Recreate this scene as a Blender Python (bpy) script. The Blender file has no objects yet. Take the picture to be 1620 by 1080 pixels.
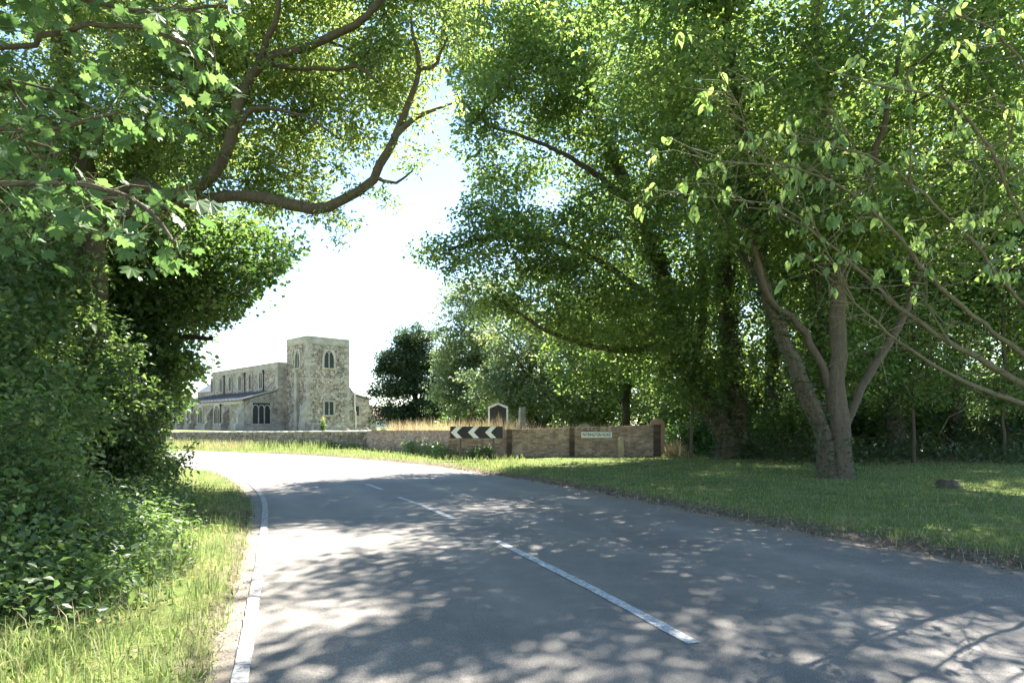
import bpy, bmesh, math, random
import numpy as np
from mathutils import Vector, Matrix

# ------------------------------------------------------------------ camera, sky, sun, exposure
scn = bpy.context.scene
C = scn.collection
F, HOR, CX, CAMZ = 1000.0, 667.0, 810.0, 1.6          # photo focal length in px, horizon row, centre column
cam_d = bpy.data.cameras.new('camera'); cam = bpy.data.objects.new('camera', cam_d); C.objects.link(cam)
cam.location = (0, 0, CAMZ); cam.rotation_euler = (math.pi/2, 0, 0)
cam_d.sensor_width = 36; cam_d.lens = 36*F/1620; cam_d.shift_y = (HOR-540)/1620
cam_d.clip_start = 0.05; cam_d.clip_end = 3000
scn.camera = cam
SUN_AZ, SUN_EL = math.radians(27), math.radians(53)
w = bpy.data.worlds.new('World'); scn.world = w; w.use_nodes = True
nt = w.node_tree; bg = nt.nodes['Background']
sky = nt.nodes.new('ShaderNodeTexSky'); sky.sky_type = 'NISHITA'; sky.sun_disc = False
sky.sun_elevation = SUN_EL; sky.sun_rotation = SUN_AZ
sky.air_density = 1.0; sky.dust_density = 0.05; sky.ozone_density = 1.2
nt.links.new(sky.outputs[0], bg.inputs[0]); bg.inputs[1].default_value = 0.076
sd = bpy.data.lights.new('sun', 'SUN'); sd.energy = 5.0; sd.angle = math.radians(0.53); sd.color = (1, .95, .87)
sun = bpy.data.objects.new('sun', sd); C.objects.link(sun)
S = Vector((math.sin(SUN_AZ)*math.cos(SUN_EL), math.cos(SUN_AZ)*math.cos(SUN_EL), math.sin(SUN_EL)))
sun.rotation_euler = S.to_track_quat('Z', 'Y').to_euler(); sun.location = S*60
scn.view_settings.view_transform = 'Standard'; scn.view_settings.look = 'None'
scn.view_settings.exposure = 2.42; scn.view_settings.gamma = 1.0
cy = scn.cycles
cy.max_bounces = 8; cy.diffuse_bounces = 4; cy.glossy_bounces = 2; cy.transmission_bounces = 4; cy.transparent_max_bounces = 8
cy.use_denoising = True; cy.use_adaptive_sampling = True; cy.adaptive_threshold = 0.02
cy.caustics_reflective = False; cy.caustics_refractive = False

rng = np.random.default_rng(7); random.seed(7)

def P(px, py, Y):
    """photo pixel + distance -> world point"""
    return ((px-CX)*Y/F, Y, CAMZ+(HOR-py)*Y/F)
def proj(V):
    return CX+F*V[:, 0]/np.maximum(V[:, 1], .1), HOR-F*(V[:, 2]-CAMZ)/np.maximum(V[:, 1], .1)
def in_poly(px, py, poly):
    r = np.zeros(len(px), bool); n = len(poly)
    for i in range(n):
        x1, y1 = poly[i]; x2, y2 = poly[(i+1) % n]
        if y1 == y2: continue
        c = ((y1 > py) != (y2 > py)) & (px < (x2-x1)*(py-y1)/(y2-y1)+x1)
        r ^= c
    return r

# ------------------------------------------------------------------ materials
def new_mat(name):
    m = bpy.data.materials.new(name); m.use_nodes = True
    t = m.node_tree; t.nodes.clear()
    out = t.nodes.new('ShaderNodeOutputMaterial')
    return m, t, out
def N(t, kind, **kw):
    n = t.nodes.new(kind)
    for k, v in kw.items():
        if isinstance(k, str) and hasattr(n, k): setattr(n, k, v)
    return n
def ramp(t, fac, stops):
    r = t.nodes.new('ShaderNodeValToRGB'); el = r.color_ramp.elements
    while len(el) < len(stops): el.new(.5)
    for e, (p, c) in zip(el, stops):
        e.position = p; e.color = (*c, 1)
    t.links.new(fac, r.inputs[0]); return r.outputs[0]
def noise(t, vec, scale, detail=4, rough=.55):
    n = t.nodes.new('ShaderNodeTexNoise'); n.inputs['Scale'].default_value = scale
    n.inputs['Detail'].default_value = detail; n.inputs['Roughness'].default_value = rough
    if vec is not None: t.links.new(vec, n.inputs['Vector'])
    return n.outputs[0]
def mixc(t, fac, a, b, mode='MIX'):
    m = t.nodes.new('ShaderNodeMix'); m.data_type = 'RGBA'; m.blend_type = mode
    for s, v in ((0, fac), (6, a), (7, b)):
        if hasattr(v, 'is_linked'): t.links.new(v, m.inputs[s])
        elif isinstance(v, (int, float)): m.inputs[s].default_value = v
        else: m.inputs[s].default_value = (*v, 1)
    return m.outputs[2]
def coords(t, kind='Object', scale=None):
    c = t.nodes.new('ShaderNodeTexCoord').outputs[kind]
    if scale:
        mp = t.nodes.new('ShaderNodeMapping'); mp.inputs['Scale'].default_value = scale
        t.links.new(c, mp.inputs[0]); c = mp.outputs[0]
    return c
def finish(t, out, col, rough=.8, bump=None, bstr=.4, bdist=.02, spec=.3, metal=0):
    b = t.nodes.new('ShaderNodeBsdfPrincipled')
    if hasattr(col, 'is_linked'): t.links.new(col, b.inputs['Base Color'])
    else: b.inputs['Base Color'].default_value = (*col, 1)
    if hasattr(rough, 'is_linked'): t.links.new(rough, b.inputs['Roughness'])
    else: b.inputs['Roughness'].default_value = rough
    b.inputs['Specular IOR Level'].default_value = spec; b.inputs['Metallic'].default_value = metal
    if bump is not None:
        bn = t.nodes.new('ShaderNodeBump'); bn.inputs['Strength'].default_value = bstr; bn.inputs['Distance'].default_value = bdist
        t.links.new(bump, bn.inputs['Height']); t.links.new(bn.outputs[0], b.inputs['Normal'])
    t.links.new(b.outputs[0], out.inputs[0]); return b
def noisy(name, stops, scale=3, rough=.85, bstr=.3, bscale=40, bdist=.01, kind='Object', vs=None, detail=5, spec=.3, islands=0):
    m, t, out = new_mat(name); v = coords(t, kind, vs)
    c = ramp(t, noise(t, v, scale, detail), stops)
    if islands:
        g = t.nodes.new('ShaderNodeNewGeometry')
        k = ramp(t, g.outputs['Random Per Island'], [(0, (1-islands,)*3), (1, (1+islands*.6, 1+islands*.5, 1+islands*.4))])
        c = mixc(t, 1.0, c, k, 'MULTIPLY')
    finish(t, out, c, rough, noise(t, v, bscale, 4), bstr, bdist, spec)
    return m
def leaf_mat(name, cols, trans, tfac=.45, rough=.45, spec=.35):
    """cols: dark..light surface colour by leaf; trans: light let through by leaf"""
    def soft(c_, k):
        l_ = .25*c_[0]+.65*c_[1]+.1*c_[2]; return tuple(v_+(l_-v_)*k for v_ in c_)
    cols = [tuple(1.2*v_ for v_ in soft(c_, .2)) for c_ in cols]; trans = [tuple(1.22*v_ for v_ in soft(c_, .12)) for c_ in trans]
    m, t, out = new_mat(name)
    g = t.nodes.new('ShaderNodeNewGeometry'); rnd = g.outputs['Random Per Island']
    oi = t.nodes.new('ShaderNodeObjectInfo')
    ad = t.nodes.new('ShaderNodeMath'); ad.operation = 'ADD'; t.links.new(rnd, ad.inputs[0]); t.links.new(oi.outputs['Random'], ad.inputs[1])
    fr = t.nodes.new('ShaderNodeMath'); fr.operation = 'FRACT'; t.links.new(ad.outputs[0], fr.inputs[0])
    c = ramp(t, fr.outputs[0], [(0, cols[0]), (.55, cols[1]), (1, cols[2])])
    c2 = ramp(t, fr.outputs[0], [(0, trans[0]), (1, trans[1])])
    ta_ = t.nodes.new('ShaderNodeAttribute'); ta_.attribute_name = 'tone'
    tn_ = ramp(t, ta_.outputs['Fac'], [(0, (1, 1, 1)), (.02, (.58, .66, .68)), (.5, (1, 1, 1)), (1, (1.5, 1.32, 1.15))])
    c = mixc(t, 1, c, tn_, 'MULTIPLY'); c2 = mixc(t, 1, c2, tn_, 'MULTIPLY')
    b = t.nodes.new('ShaderNodeBsdfPrincipled'); t.links.new(c, b.inputs['Base Color'])
    b.inputs['Roughness'].default_value = rough; b.inputs['Specular IOR Level'].default_value = spec
    tr = t.nodes.new('ShaderNodeBsdfTranslucent'); t.links.new(c2, tr.inputs['Color'])
    mx = t.nodes.new('ShaderNodeMixShader'); mx.inputs[0].default_value = tfac
    t.links.new(b.outputs[0], mx.inputs[1]); t.links.new(tr.outputs[0], mx.inputs[2]); t.links.new(mx.outputs[0], out.inputs[0])
    return m

M = {}
M['leaf_lime'] = leaf_mat('leaf_lime', [(.035, .07, .016), (.06, .11, .025), (.10, .15, .04)], [(.16, .30, .035), (.30, .42, .06)], .5)
M['leaf_ash'] = leaf_mat('leaf_ash', [(.05, .09, .02), (.08, .13, .03), (.12, .17, .045)], [(.22, .36, .05), (.38, .48, .09)], .52)
M['leaf_maple'] = leaf_mat('leaf_maple', [(.022, .055, .016), (.04, .085, .022), (.07, .12, .03)], [(.10, .24, .03), (.22, .36, .05)], .42)
M['leaf_ivy'] = leaf_mat('leaf_ivy', [(.02, .045, .014), (.035, .07, .02), (.07, .11, .035)], [(.06, .15, .02), (.14, .26, .04)], .3, .3, .5)
M['leaf_hedge'] = leaf_mat('leaf_hedge', [(.045, .085, .025), (.075, .13, .04), (.14, .19, .06)], [(.14, .28, .04), (.28, .42, .07)], .42, .4, .4)
M['leaf_syc'] = leaf_mat('leaf_syc', [(.045, .10, .03), (.065, .13, .035), (.09, .16, .04)], [(.09, .22, .04), (.20, .34, .06)], .42, .5, .25)
M['leaf_cherry'] = leaf_mat('leaf_cherry', [(.04, .09, .03), (.06, .12, .035), (.09, .15, .04)], [(.22, .40, .05), (.38, .52, .08)], .5, .3, .5)
M['leaf_dark'] = leaf_mat('leaf_dark', [(.018, .04, .014), (.03, .06, .02), (.05, .09, .028)], [(.04, .10, .02), (.10, .18, .03)], .25, .45, .35)
M['leaf_willow'] = leaf_mat('leaf_willow', [(.09, .13, .06), (.13, .18, .08), (.18, .23, .11)], [(.18, .28, .08), (.30, .40, .13)], .4)
M['leaf_far'] = leaf_mat('leaf_far', [(.05, .09, .03), (.08, .13, .04), (.12, .17, .06)], [(.14, .26, .05), (.26, .36, .08)], .4)
M['grass_lawn'] = leaf_mat('grass_lawn', [(.07, .115, .028), (.12, .17, .045), (.28, .25, .11)], [(.14, .26, .03), (.30, .36, .08)], .4, .6, .2)
M['grass_tall'] = leaf_mat('grass_tall', [(.09, .14, .03), (.15, .20, .05), (.28, .25, .10)], [(.20, .34, .05), (.40, .42, .14)], .42, .55, .2)
M['grass_verge'] = leaf_mat('grass_verge', [(.10, .15, .03), (.17, .21, .05), (.28, .26, .09)], [(.22, .34, .05), (.40, .42, .12)], .4, .55, .2)
M['grass_dry'] = leaf_mat('grass_dry', [(.30, .22, .10), (.42, .32, .16), (.55, .44, .25)], [(.40, .30, .12), (.60, .48, .24)], .35, .6, .2)
M['petal'] = leaf_mat('petal', [(.6, .6, .55), (.7, .7, .66), (.78, .78, .74)], [(.6, .6, .55), (.7, .7, .6)], .3)
M['petal_yellow'] = leaf_mat('petal_yellow', [(.6, .5, .03), (.7, .6, .04), (.75, .65, .1)], [(.6, .5, .03), (.7, .6, .05)], .3)

def bark(name, a, b, c):
    m, t, out = new_mat(name); v = coords(t, 'Object', (6, 6, 1.3))
    nb = noise(t, coords(t), 16, 5, .7); na = noise(t, v, 3.0, 6, .65); n2 = noise(t, coords(t), 1.2, 3)
    mm = t.nodes.new('ShaderNodeMath'); mm.operation = 'MULTIPLY_ADD'; t.links.new(nb, mm.inputs[0]); mm.inputs[1].default_value = .6
    m2 = t.nodes.new('ShaderNodeMath'); m2.operation = 'MULTIPLY_ADD'; t.links.new(na, m2.inputs[0]); m2.inputs[1].default_value = .6; m2.inputs[2].default_value = -.1
    t.links.new(m2.outputs[0], mm.inputs[2]); n1 = mm.outputs[0]
    col = mixc(t, n2, ramp(t, n1, [(.3, a), (.6, b)]), ramp(t, n1, [(.35, b), (.7, c)]))
    finish(t, out, col, .9, n1, .8, .05, .2); return m
M['bark_brown'] = bark('bark_brown', (.035, .026, .018), (.12, .092, .062), (.17, .155, .095))
M['bark_pale'] = bark('bark_pale', (.04, .031, .021), (.118, .094, .064), (.165, .142, .098))
M['bark_dark'] = bark('bark_dark', (.045, .035, .026), (.10, .08, .055), (.11, .11, .065))
M['bark_green'] = bark('bark_green', (.07, .062, .034), (.15, .14, .075), (.21, .19, .12))

# asphalt: fine aggregate, patches, faint wheel polish
m, t, out = new_mat('asphalt'); v = coords(t)
agg = noise(t, v, 95, 3, .8); big = noise(t, v, .45, 5, .6); mid = noise(t, v, 5, 4)
c = ramp(t, agg, [(.30, (.090, .080, .069)), (.52, (.19, .174, .153)), (.74, (.38, .35, .31))])
c = mixc(t, 1, c, ramp(t, big, [(.3, (.74, .74, .75)), (.7, (1.16, 1.14, 1.1))]), 'MULTIPLY')
c = mixc(t, 1, c, ramp(t, mid, [(.3, (.9, .9, .9)), (.7, (1.08, 1.08, 1.08))]), 'MULTIPLY')
at = t.nodes.new('ShaderNodeAttribute'); at.attribute_name = 'edge'
en = noise(t, v, 7, 6, .75); ad = t.nodes.new('ShaderNodeMath'); ad.operation = 'MULTIPLY_ADD'
t.links.new(en, ad.inputs[0]); ad.inputs[1].default_value = 1.1; t.links.new(at.outputs['Fac'], ad.inputs[2])
dirt = ramp(t, noise(t, v, 60, 4, .8), [(.3, (.09, .07, .05)), (.5, (.19, .155, .115)), (.72, (.34, .29, .23))])
tk = t.nodes.new('ShaderNodeAttribute'); tk.attribute_name = 'track'
c = mixc(t, 1, c, ramp(t, tk.outputs['Fac'], [(0, (.93, .93, .93)), (1, (1.13, 1.12, 1.11))]), 'MULTIPLY')
c = mixc(t, ramp(t, ad.outputs[0], [(.82, (0, 0, 0)), (1.15, (1, 1, 1))]), c, dirt)
finish(t, out, c, .72, agg, .7, .008, .4); M['asphalt'] = m
# worn road paint
m, t, out = new_mat('road_paint'); v = coords(t)
c = ramp(t, noise(t, v, 26, 6, .75), [(.40, (.17, .17, .17)), (.50, (.42, .42, .41)), (.72, (.60, .60, .58))])
finish(t, out, c, .7, noise(t, v, 90, 3, .8), .4, .004); M['paint'] = m
m, t, out = new_mat('road_paint_worn'); v = coords(t)
c = ramp(t, noise(t, v, 22, 6, .8), [(.42, (.16, .15, .14)), (.52, (.36, .35, .34)), (.74, (.52, .51, .49))])
finish(t, out, c, .75, noise(t, v, 90, 3, .8), .4, .004); M['paint_worn'] = m
# ground: soil where bare, turf colour elsewhere
m, t, out = new_mat('turf'); v = coords(t)
at = t.nodes.new('ShaderNodeAttribute'); at.attribute_name = 'bare'
turf = ramp(t, noise(t, v, 1.3, 6, .65), [(.3, (.075, .105, .03)), (.5, (.125, .155, .045)), (.72, (.24, .21, .09))])
soil = ramp(t, noise(t, v, 9, 7, .7), [(.3, (.07, .052, .036)), (.5, (.14, .11, .078)), (.72, (.27, .23, .17))])
n3 = noise(t, v, 3.5, 5, .7); ad = t.nodes.new('ShaderNodeMath'); ad.operation = 'MULTIPLY_ADD'
t.links.new(n3, ad.inputs[0]); ad.inputs[1].default_value = .9; t.links.new(at.outputs['Fac'], ad.inputs[2])
fac = ramp(t, ad.outputs[0], [(.72, (0, 0, 0)), (1.0, (1, 1, 1))])
finish(t, out, mixc(t, fac, turf, soil), .95, noise(t, v, 22, 6, .7), .7, .05, .1); M['turf'] = m

# church rubble masonry: rounded cobbles in mortar
def rubble(name, sc, dark, mid_, light, mortar, patch=.4):
    m, t, out = new_mat(name); v = coords(t)
    vo = t.nodes.new('ShaderNodeTexVoronoi'); vo.inputs['Scale'].default_value = sc; vo.inputs['Randomness'].default_value = .95
    t.links.new(v, vo.inputs['Vector'])
    sep = t.nodes.new('ShaderNodeSeparateColor'); t.links.new(vo.outputs['Color'], sep.inputs[0])
    st = ramp(t, sep.outputs[0], [(0, dark), (.45, mid_), (1, light)])
    ve = t.nodes.new('ShaderNodeTexVoronoi'); ve.feature = 'DISTANCE_TO_EDGE'; ve.inputs['Scale'].default_value = sc
    ve.inputs['Randomness'].default_value = .95; t.links.new(v, ve.inputs['Vector'])
    e = ramp(t, ve.outputs['Distance'], [(.02, (0, 0, 0)), (.12, (1, 1, 1))])
    c = mixc(t, e, mortar, st)
    p = ramp(t, noise(t, v, .35, 5, .6), [(.35, (1-patch*.5, 1-patch*.52, 1-patch*.52)), (.65, (1+patch*.35, 1+patch*.33, 1+patch*.28))])
    finish(t, out, mixc(t, 1, c, p, 'MULTIPLY'), .92, e, .6, .06, .15); return m
M['rubble'] = rubble('rubble', 3.4, (.115, .09, .066), (.285, .235, .18), (.56, .51, .44), (.35, .30, .24))
M['rubble_smooth'] = rubble('rubble_smooth', 2.3, (.23, .19, .145), (.35, .30, .24), (.50, .455, .39), (.365, .32, .265), .6)
M['ashlar'] = noisy('ashlar', [(.25, (.26, .23, .185)), (.5, (.39, .35, .295)), (.75, (.49, .455, .40))], 1.1, .9, .3, 9, .02, islands=.16)
M['lead'] = noisy('lead', [(.3, (.085, .087, .09)), (.7, (.15, .153, .157))], 1.5, .55, .2, 6, .01)
M['glass_dark'] = noisy('glass_dark', [(.3, (.015, .018, .018)), (.7, (.04, .046, .044))], 6, .4, .3, 12, .01, spec=.25)
M['iron_black'] = noisy('iron_black', [(.3, (.015, .015, .016)), (.7, (.035, .034, .033))], 6, .5, .1)
M['white_paint'] = noisy('white_paint', [(.25, (.62, .62, .60)), (.6, (.78, .78, .77))], 7, .5, .1)
M['pipe_pale'] = noisy('pipe_pale', [(.3, (.55, .5, .46)), (.7, (.7, .66, .62))], 3, .6, .1)
M['oak_door'] = noisy('oak_door', [(.3, (.05, .035, .022)), (.7, (.11, .08, .05))], 3, .7, .3, vs=(8, 8, 1))
M['brick'] = noisy('brick', [(.25, (.24, .18, .145)), (.5, (.36, .27, .215)), (.75, (.46, .38, .32))], 2.2, .92, .5, 45, .01, islands=.4, spec=.15)
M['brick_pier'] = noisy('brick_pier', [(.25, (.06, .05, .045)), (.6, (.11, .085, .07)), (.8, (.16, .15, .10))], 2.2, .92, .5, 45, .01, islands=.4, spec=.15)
M['mortar'] = noisy('mortar', [(.3, (.17, .15, .125)), (.7, (.30, .27, .23))], 5, .95, .4, 60)
M['cobble'] = noisy('cobble', [(.25, (.16, .135, .10)), (.5, (.27, .235, .185)), (.75, (.38, .35, .29))], 2.5, .92, .5, 30, .02, islands=.45, spec=.15)
M['coping'] = noisy('coping', [(.25, (.28, .26, .21)), (.5, (.40, .37, .31)), (.75, (.50, .48, .42))], 3, .92, .4, 30, .01, islands=.25)
M['headstone'] = noisy('headstone', [(.25, (.17, .155, .13)), (.5, (.28, .26, .22)), (.75, (.36, .34, .28))], 3, .92, .4, 30, .01)
M['headstone_red'] = noisy('headstone_red', [(.25, (.30, .19, .13)), (.6, (.42, .28, .20)), (.8, (.48, .36, .27))], 4, .92, .4, 30, .01)
M['sign_black'] = noisy('sign_black', [(.3, (.012, .012, .013)), (.7, (.026, .026, .028))], 5, .4, .05)
M['sign_white'] = noisy('sign_white', [(.3, (.66, .66, .63)), (.7, (.76, .76, .73))], 5, .4, .05)
M['post_grey'] = noisy('post_grey', [(.3, (.05, .045, .04)), (.7, (.11, .10, .085))], 8, .6, .1)
M['board_dark'] = noisy('board_dark', [(.3, (.018, .017, .016)), (.7, (.05, .045, .04))], 4, .5, .1)
M['concrete'] = noisy('concrete', [(.25, (.22, .18, .11)), (.5, (.33, .28, .19)), (.75, (.40, .36, .27))], 4, .93, .5, 40, .01)
M['roof_red'] = noisy('roof_red', [(.3, (.26, .15, .12)), (.7, (.36, .23, .19))], 2, .9, .4, 8, .03, vs=(1, 1, 6))
M['render_white'] = noisy('render_white', [(.3, (.62, .6, .55)), (.7, (.74, .72, .68))], 1, .9, .1)
M['gravel'] = noisy('gravel', [(.3, (.13, .11, .09)), (.7, (.30, .27, .23))], 9, .95, .3, islands=.4)
M['dead_leaf'] = leaf_mat('dead_leaf', [(.16, .10, .06), (.26, .18, .10), (.38, .28, .17)], [(.2, .12, .06), (.3, .2, .1)], .15, .8, .1)

# ------------------------------------------------------------------ mesh helpers
def mesh_tri(name, V, T, mats, smooth=False, attrs=None):
    V = np.asarray(V, np.float32); T = np.asarray(T, np.int32)
    me = bpy.data.meshes.new(name)
    me.vertices.add(len(V)); me.vertices.foreach_set('co', V.ravel())
    k = T.shape[1]
    me.loops.add(T.size); me.loops.foreach_set('vertex_index', T.ravel())
    me.polygons.add(len(T)); me.polygons.foreach_set('loop_start', np.arange(0, T.size, k, dtype=np.int32))
    me.polygons.foreach_set('loop_total', np.full(len(T), k, np.int32))
    if smooth: me.polygons.foreach_set('use_smooth', np.ones(len(T), bool))
    for mm in (mats if isinstance(mats, (list, tuple)) else [mats]): me.materials.append(mm)
    if attrs:
        for an, av in attrs.items():
            a = me.attributes.new(an, 'FLOAT', 'POINT'); a.data.foreach_set('value', np.asarray(av, np.float32))
    me.update(); me.validate(); return me
def link(name, me, parent=None, label=None, cat=None, group=None, kind=None):
    o = bpy.data.objects.new(name, me); C.objects.link(o)
    if parent is not None: o.parent = parent
    tag(o, label, cat, group, kind); return o
def tag(o, label=None, cat=None, group=None, kind=None):
    for k, v in (('label', label), ('category', cat), ('group', group), ('kind', kind)):
        if v: o[k] = v
    return o
def empty(name, loc=(0, 0, 0), rz=0, label=None, cat=None, group=None):
    o = bpy.data.objects.new(name, None); C.objects.link(o); o.location = loc; o.rotation_euler = (0, 0, rz)
    o.empty_display_size = .3
    return tag(o, label, cat, group)
class MB:
    """collects shapes into one mesh"""
    def __init__(s): s.v = []; s.f = []
    def add(s, vs, fs):
        n = len(s.v); s.v += [tuple(p) for p in vs]; s.f += [tuple(i+n for i in f) for f in fs]; return s
    def box(s, x0, x1, y0, y1, z0, z1):
        return s.add([(x0, y0, z0), (x1, y0, z0), (x1, y1, z0), (x0, y1, z0), (x0, y0, z1), (x1, y0, z1), (x1, y1, z1), (x0, y1, z1)],
                     [(0, 3, 2, 1), (4, 5, 6, 7), (0, 1, 5, 4), (1, 2, 6, 5), (2, 3, 7, 6), (3, 0, 4, 7)])
    def prism(s, poly, fn, d0, d1):
        """poly: 2-d outline (anticlockwise seen from outside); fn(a,b,d)->point; from depth d0 to d1"""
        n = len(poly); vs = [fn(a, b, d0) for a, b in poly]+[fn(a, b, d1) for a, b in poly]
        fs = [tuple(range(n))[::-1], tuple(range(n, 2*n))]+[(i, (i+1) % n, n+(i+1) % n, n+i) for i in range(n)]
        return s.add(vs, fs)
    def ring(s, outer, inner, fn, d0, d1):
        n = len(outer)
        vs = [fn(a, b, d) for d in (d0, d1) for pl in (outer, inner) for a, b in pl]
        fs = []
        for i in range(n-1):
            j = i+1
            o0, o1, i0, i1 = i, j, n+i, n+j
            O0, O1, I0, I1 = 2*n+i, 2*n+j, 3*n+i, 3*n+j
            fs += [(O0, O1, I1, I0), (o0, O0, I0, i0)[::-1] if False else (o0, o1, O1, O0), (i0, I0, I1, i1), (o0, i0, i1, o1)]
        fs += [(0, 2*n, 3*n, n), (n-1, 2*n-1, 4*n-1, 3*n-1)]
        return s.add(vs, fs)
    def tube(s, pts, r, sides=8):
        pts = [Vector(p) for p in pts]; n0 = len(s.v); k = len(pts)
        rs = r if isinstance(r, (list, tuple)) else [r]*k
        up = Vector((0, 0, 1))
        for i, p in enumerate(pts):
            d = (pts[min(i+1, k-1)]-pts[max(i-1, 0)]).normalized()
            a = d.cross(up if abs(d.z) < .95 else Vector((1, 0, 0))).normalized(); b = d.cross(a)
            for j in range(sides):
                an = 2*math.pi*j/sides; s.v.append(tuple(p+(a*math.cos(an)+b*math.sin(an))*rs[i]))
        for i in range(k-1):
            for j in range(sides):
                a = n0+i*sides+j; b = n0+i*sides+(j+1) % sides; s.f.append((a, b, b+sides, a+sides))
        s.f.append(tuple(n0+j for j in range(sides))); s.f.append(tuple(n0+(k-1)*sides+j for j in range(sides))[::-1])
        return s
    def mesh(s, name, mat, bevel=0, smooth=False):
        me = bpy.data.meshes.new(name); me.from_pydata(s.v, [], s.f)
        bm = bmesh.new(); bm.from_mesh(me)
        bmesh.ops.recalc_face_normals(bm, faces=bm.faces)
        if bevel:
            bmesh.ops.bevel(bm, geom=[e for e in bm.edges], offset=bevel, segments=1, affect='EDGES', clamp_overlap=True)
        bm.to_mesh(me); bm.free()
        if smooth: me.polygons.foreach_set('use_smooth', [True]*len(me.polygons))
        me.materials.append(mat); return me
    def build(s, name, mat, parent=None, bevel=0, smooth=False, **kw):
        return link(name, s.mesh(name, mat, bevel, smooth), parent, **kw)

def leaf_arrays(cen, L, wr=.6, up=.6, droop=.3, out=None, fold=.12, rg=rng):
    """one folded leaf (two triangles) per point"""
    n = len(cen); L = np.broadcast_to(L, (n,))[:, None]
    a = rg.normal(size=(n, 3)); a[:, 2] = a[:, 2]*.5-droop
    if out is not None: a += out
    a /= np.linalg.norm(a, axis=1, keepdims=True)+1e-6
    nn = rg.normal(size=(n, 3)); nn[:, 2] += up*2.2
    nn -= a*np.sum(nn*a, 1, keepdims=True); nn /= np.linalg.norm(nn, axis=1, keepdims=True)+1e-6
    s = np.cross(a, nn); W = L*wr*.5
    b0 = cen; l = cen+a*L*.42+s*W+nn*L*fold; tp = cen+a*L-nn*L*.08; r = cen+a*L*.42-s*W+nn*L*fold
    V = np.stack([b0, l, tp, r], 1).reshape(-1, 3)
    i = np.arange(n)[:, None]*4
    T = np.concatenate([np.concatenate([i, i+2, i+1], 1), np.concatenate([i, i+3, i+2], 1)], 0)
    return V, T
def blades_arrays(base, h, wd, lean=.35, rg=rng, segs=2):
    n = len(base); h = np.broadcast_to(h, (n,)); an = rg.uniform(0, 2*np.pi, n)
    s = np.stack([np.cos(an), np.sin(an), np.zeros(n)], 1)*(np.broadcast_to(wd, (n,))*.5)[:, None]
    bn = rg.uniform(0, 2*np.pi, n); k = np.abs(rg.normal(0, lean, n))*h
    d = np.stack([np.cos(bn)*k, np.sin(bn)*k, np.zeros(n)], 1); up = np.zeros((n, 3)); up[:, 2] = h
    if segs == 1:
        V = np.stack([base-s, base+s, base+d+up*.95], 1).reshape(-1, 3); i = np.arange(n)[:, None]*3
        return V, np.concatenate([i, i+1, i+2], 1)
    m = base+d*.35+up*.6
    tp = base+d*1.1+up*(1-.25*np.minimum(1, k/np.maximum(h, .01)))[:, None]
    V = np.stack([base-s, base+s, m-s*.75, m+s*.75, tp], 1).reshape(-1, 3); i = np.arange(n)[:, None]*5
    T = np.concatenate([np.concatenate([i, i+1, i+3], 1), np.concatenate([i, i+3, i+2], 1), np.concatenate([i+2, i+3, i+4], 1)], 0)
    return V, T
def catmull(pts, step):
    p = np.asarray(pts, float); p = np.vstack([2*p[0]-p[1], p, 2*p[-1]-p[-2]]); o = []
    for i in range(1, len(p)-2):
        n = max(2, int(np.linalg.norm(p[i+1]-p[i])/step)); t = np.linspace(0, 1, n, endpoint=False)[:, None]
        o.append(.5*((2*p[i])+(-p[i-1]+p[i+1])*t+(2*p[i-1]-5*p[i]+4*p[i+1]-p[i+2])*t**2+(-p[i-1]+3*p[i]-3*p[i+1]+p[i+2])*t**3))
    o.append(p[-2][None]); return np.vstack(o)

# ------------------------------------------------------------------ terrain and road
LEFT = [(3.6, -12), (1.7, -6), (-.45, 0), (-1.85, 3.92), (-2.40, 5.46), (-3.28, 7.88), (-4.9, 12), (-6.05, 14.4), (-7.35, 16.8), (-9.2, 19.6), (-11.7, 22.3), (-15.6, 25.4), (-21, 28.3), (-29, 30.8), (-45, 34), (-90, 41)]
RIGHT = [(14.5, -12), (11.5, -6), (8.9, 0), (6.7, 4.8), (5.44, 6.85), (4.28, 8.9), (2.75, 12.4), (.98, 16.3), (-1.5, 20.6), (-3.9, 24.2), (-9.4, 29.9), (-14.6, 33.2), (-20.4, 36.1), (-29, 39), (-45, 42), (-90, 49)]
Lc = catmull([(x, y, 0) for x, y in LEFT], .5); Rc = catmull([(x, y, 0) for x, y in RIGHT], .5)
def resample(c, n):
    d = np.r_[0, np.cumsum(np.linalg.norm(np.diff(c, axis=0), axis=1))]
    return np.stack([np.interp(np.linspace(0, d[-1], n), d, c[:, k]) for k in range(3)], 1)
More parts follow.
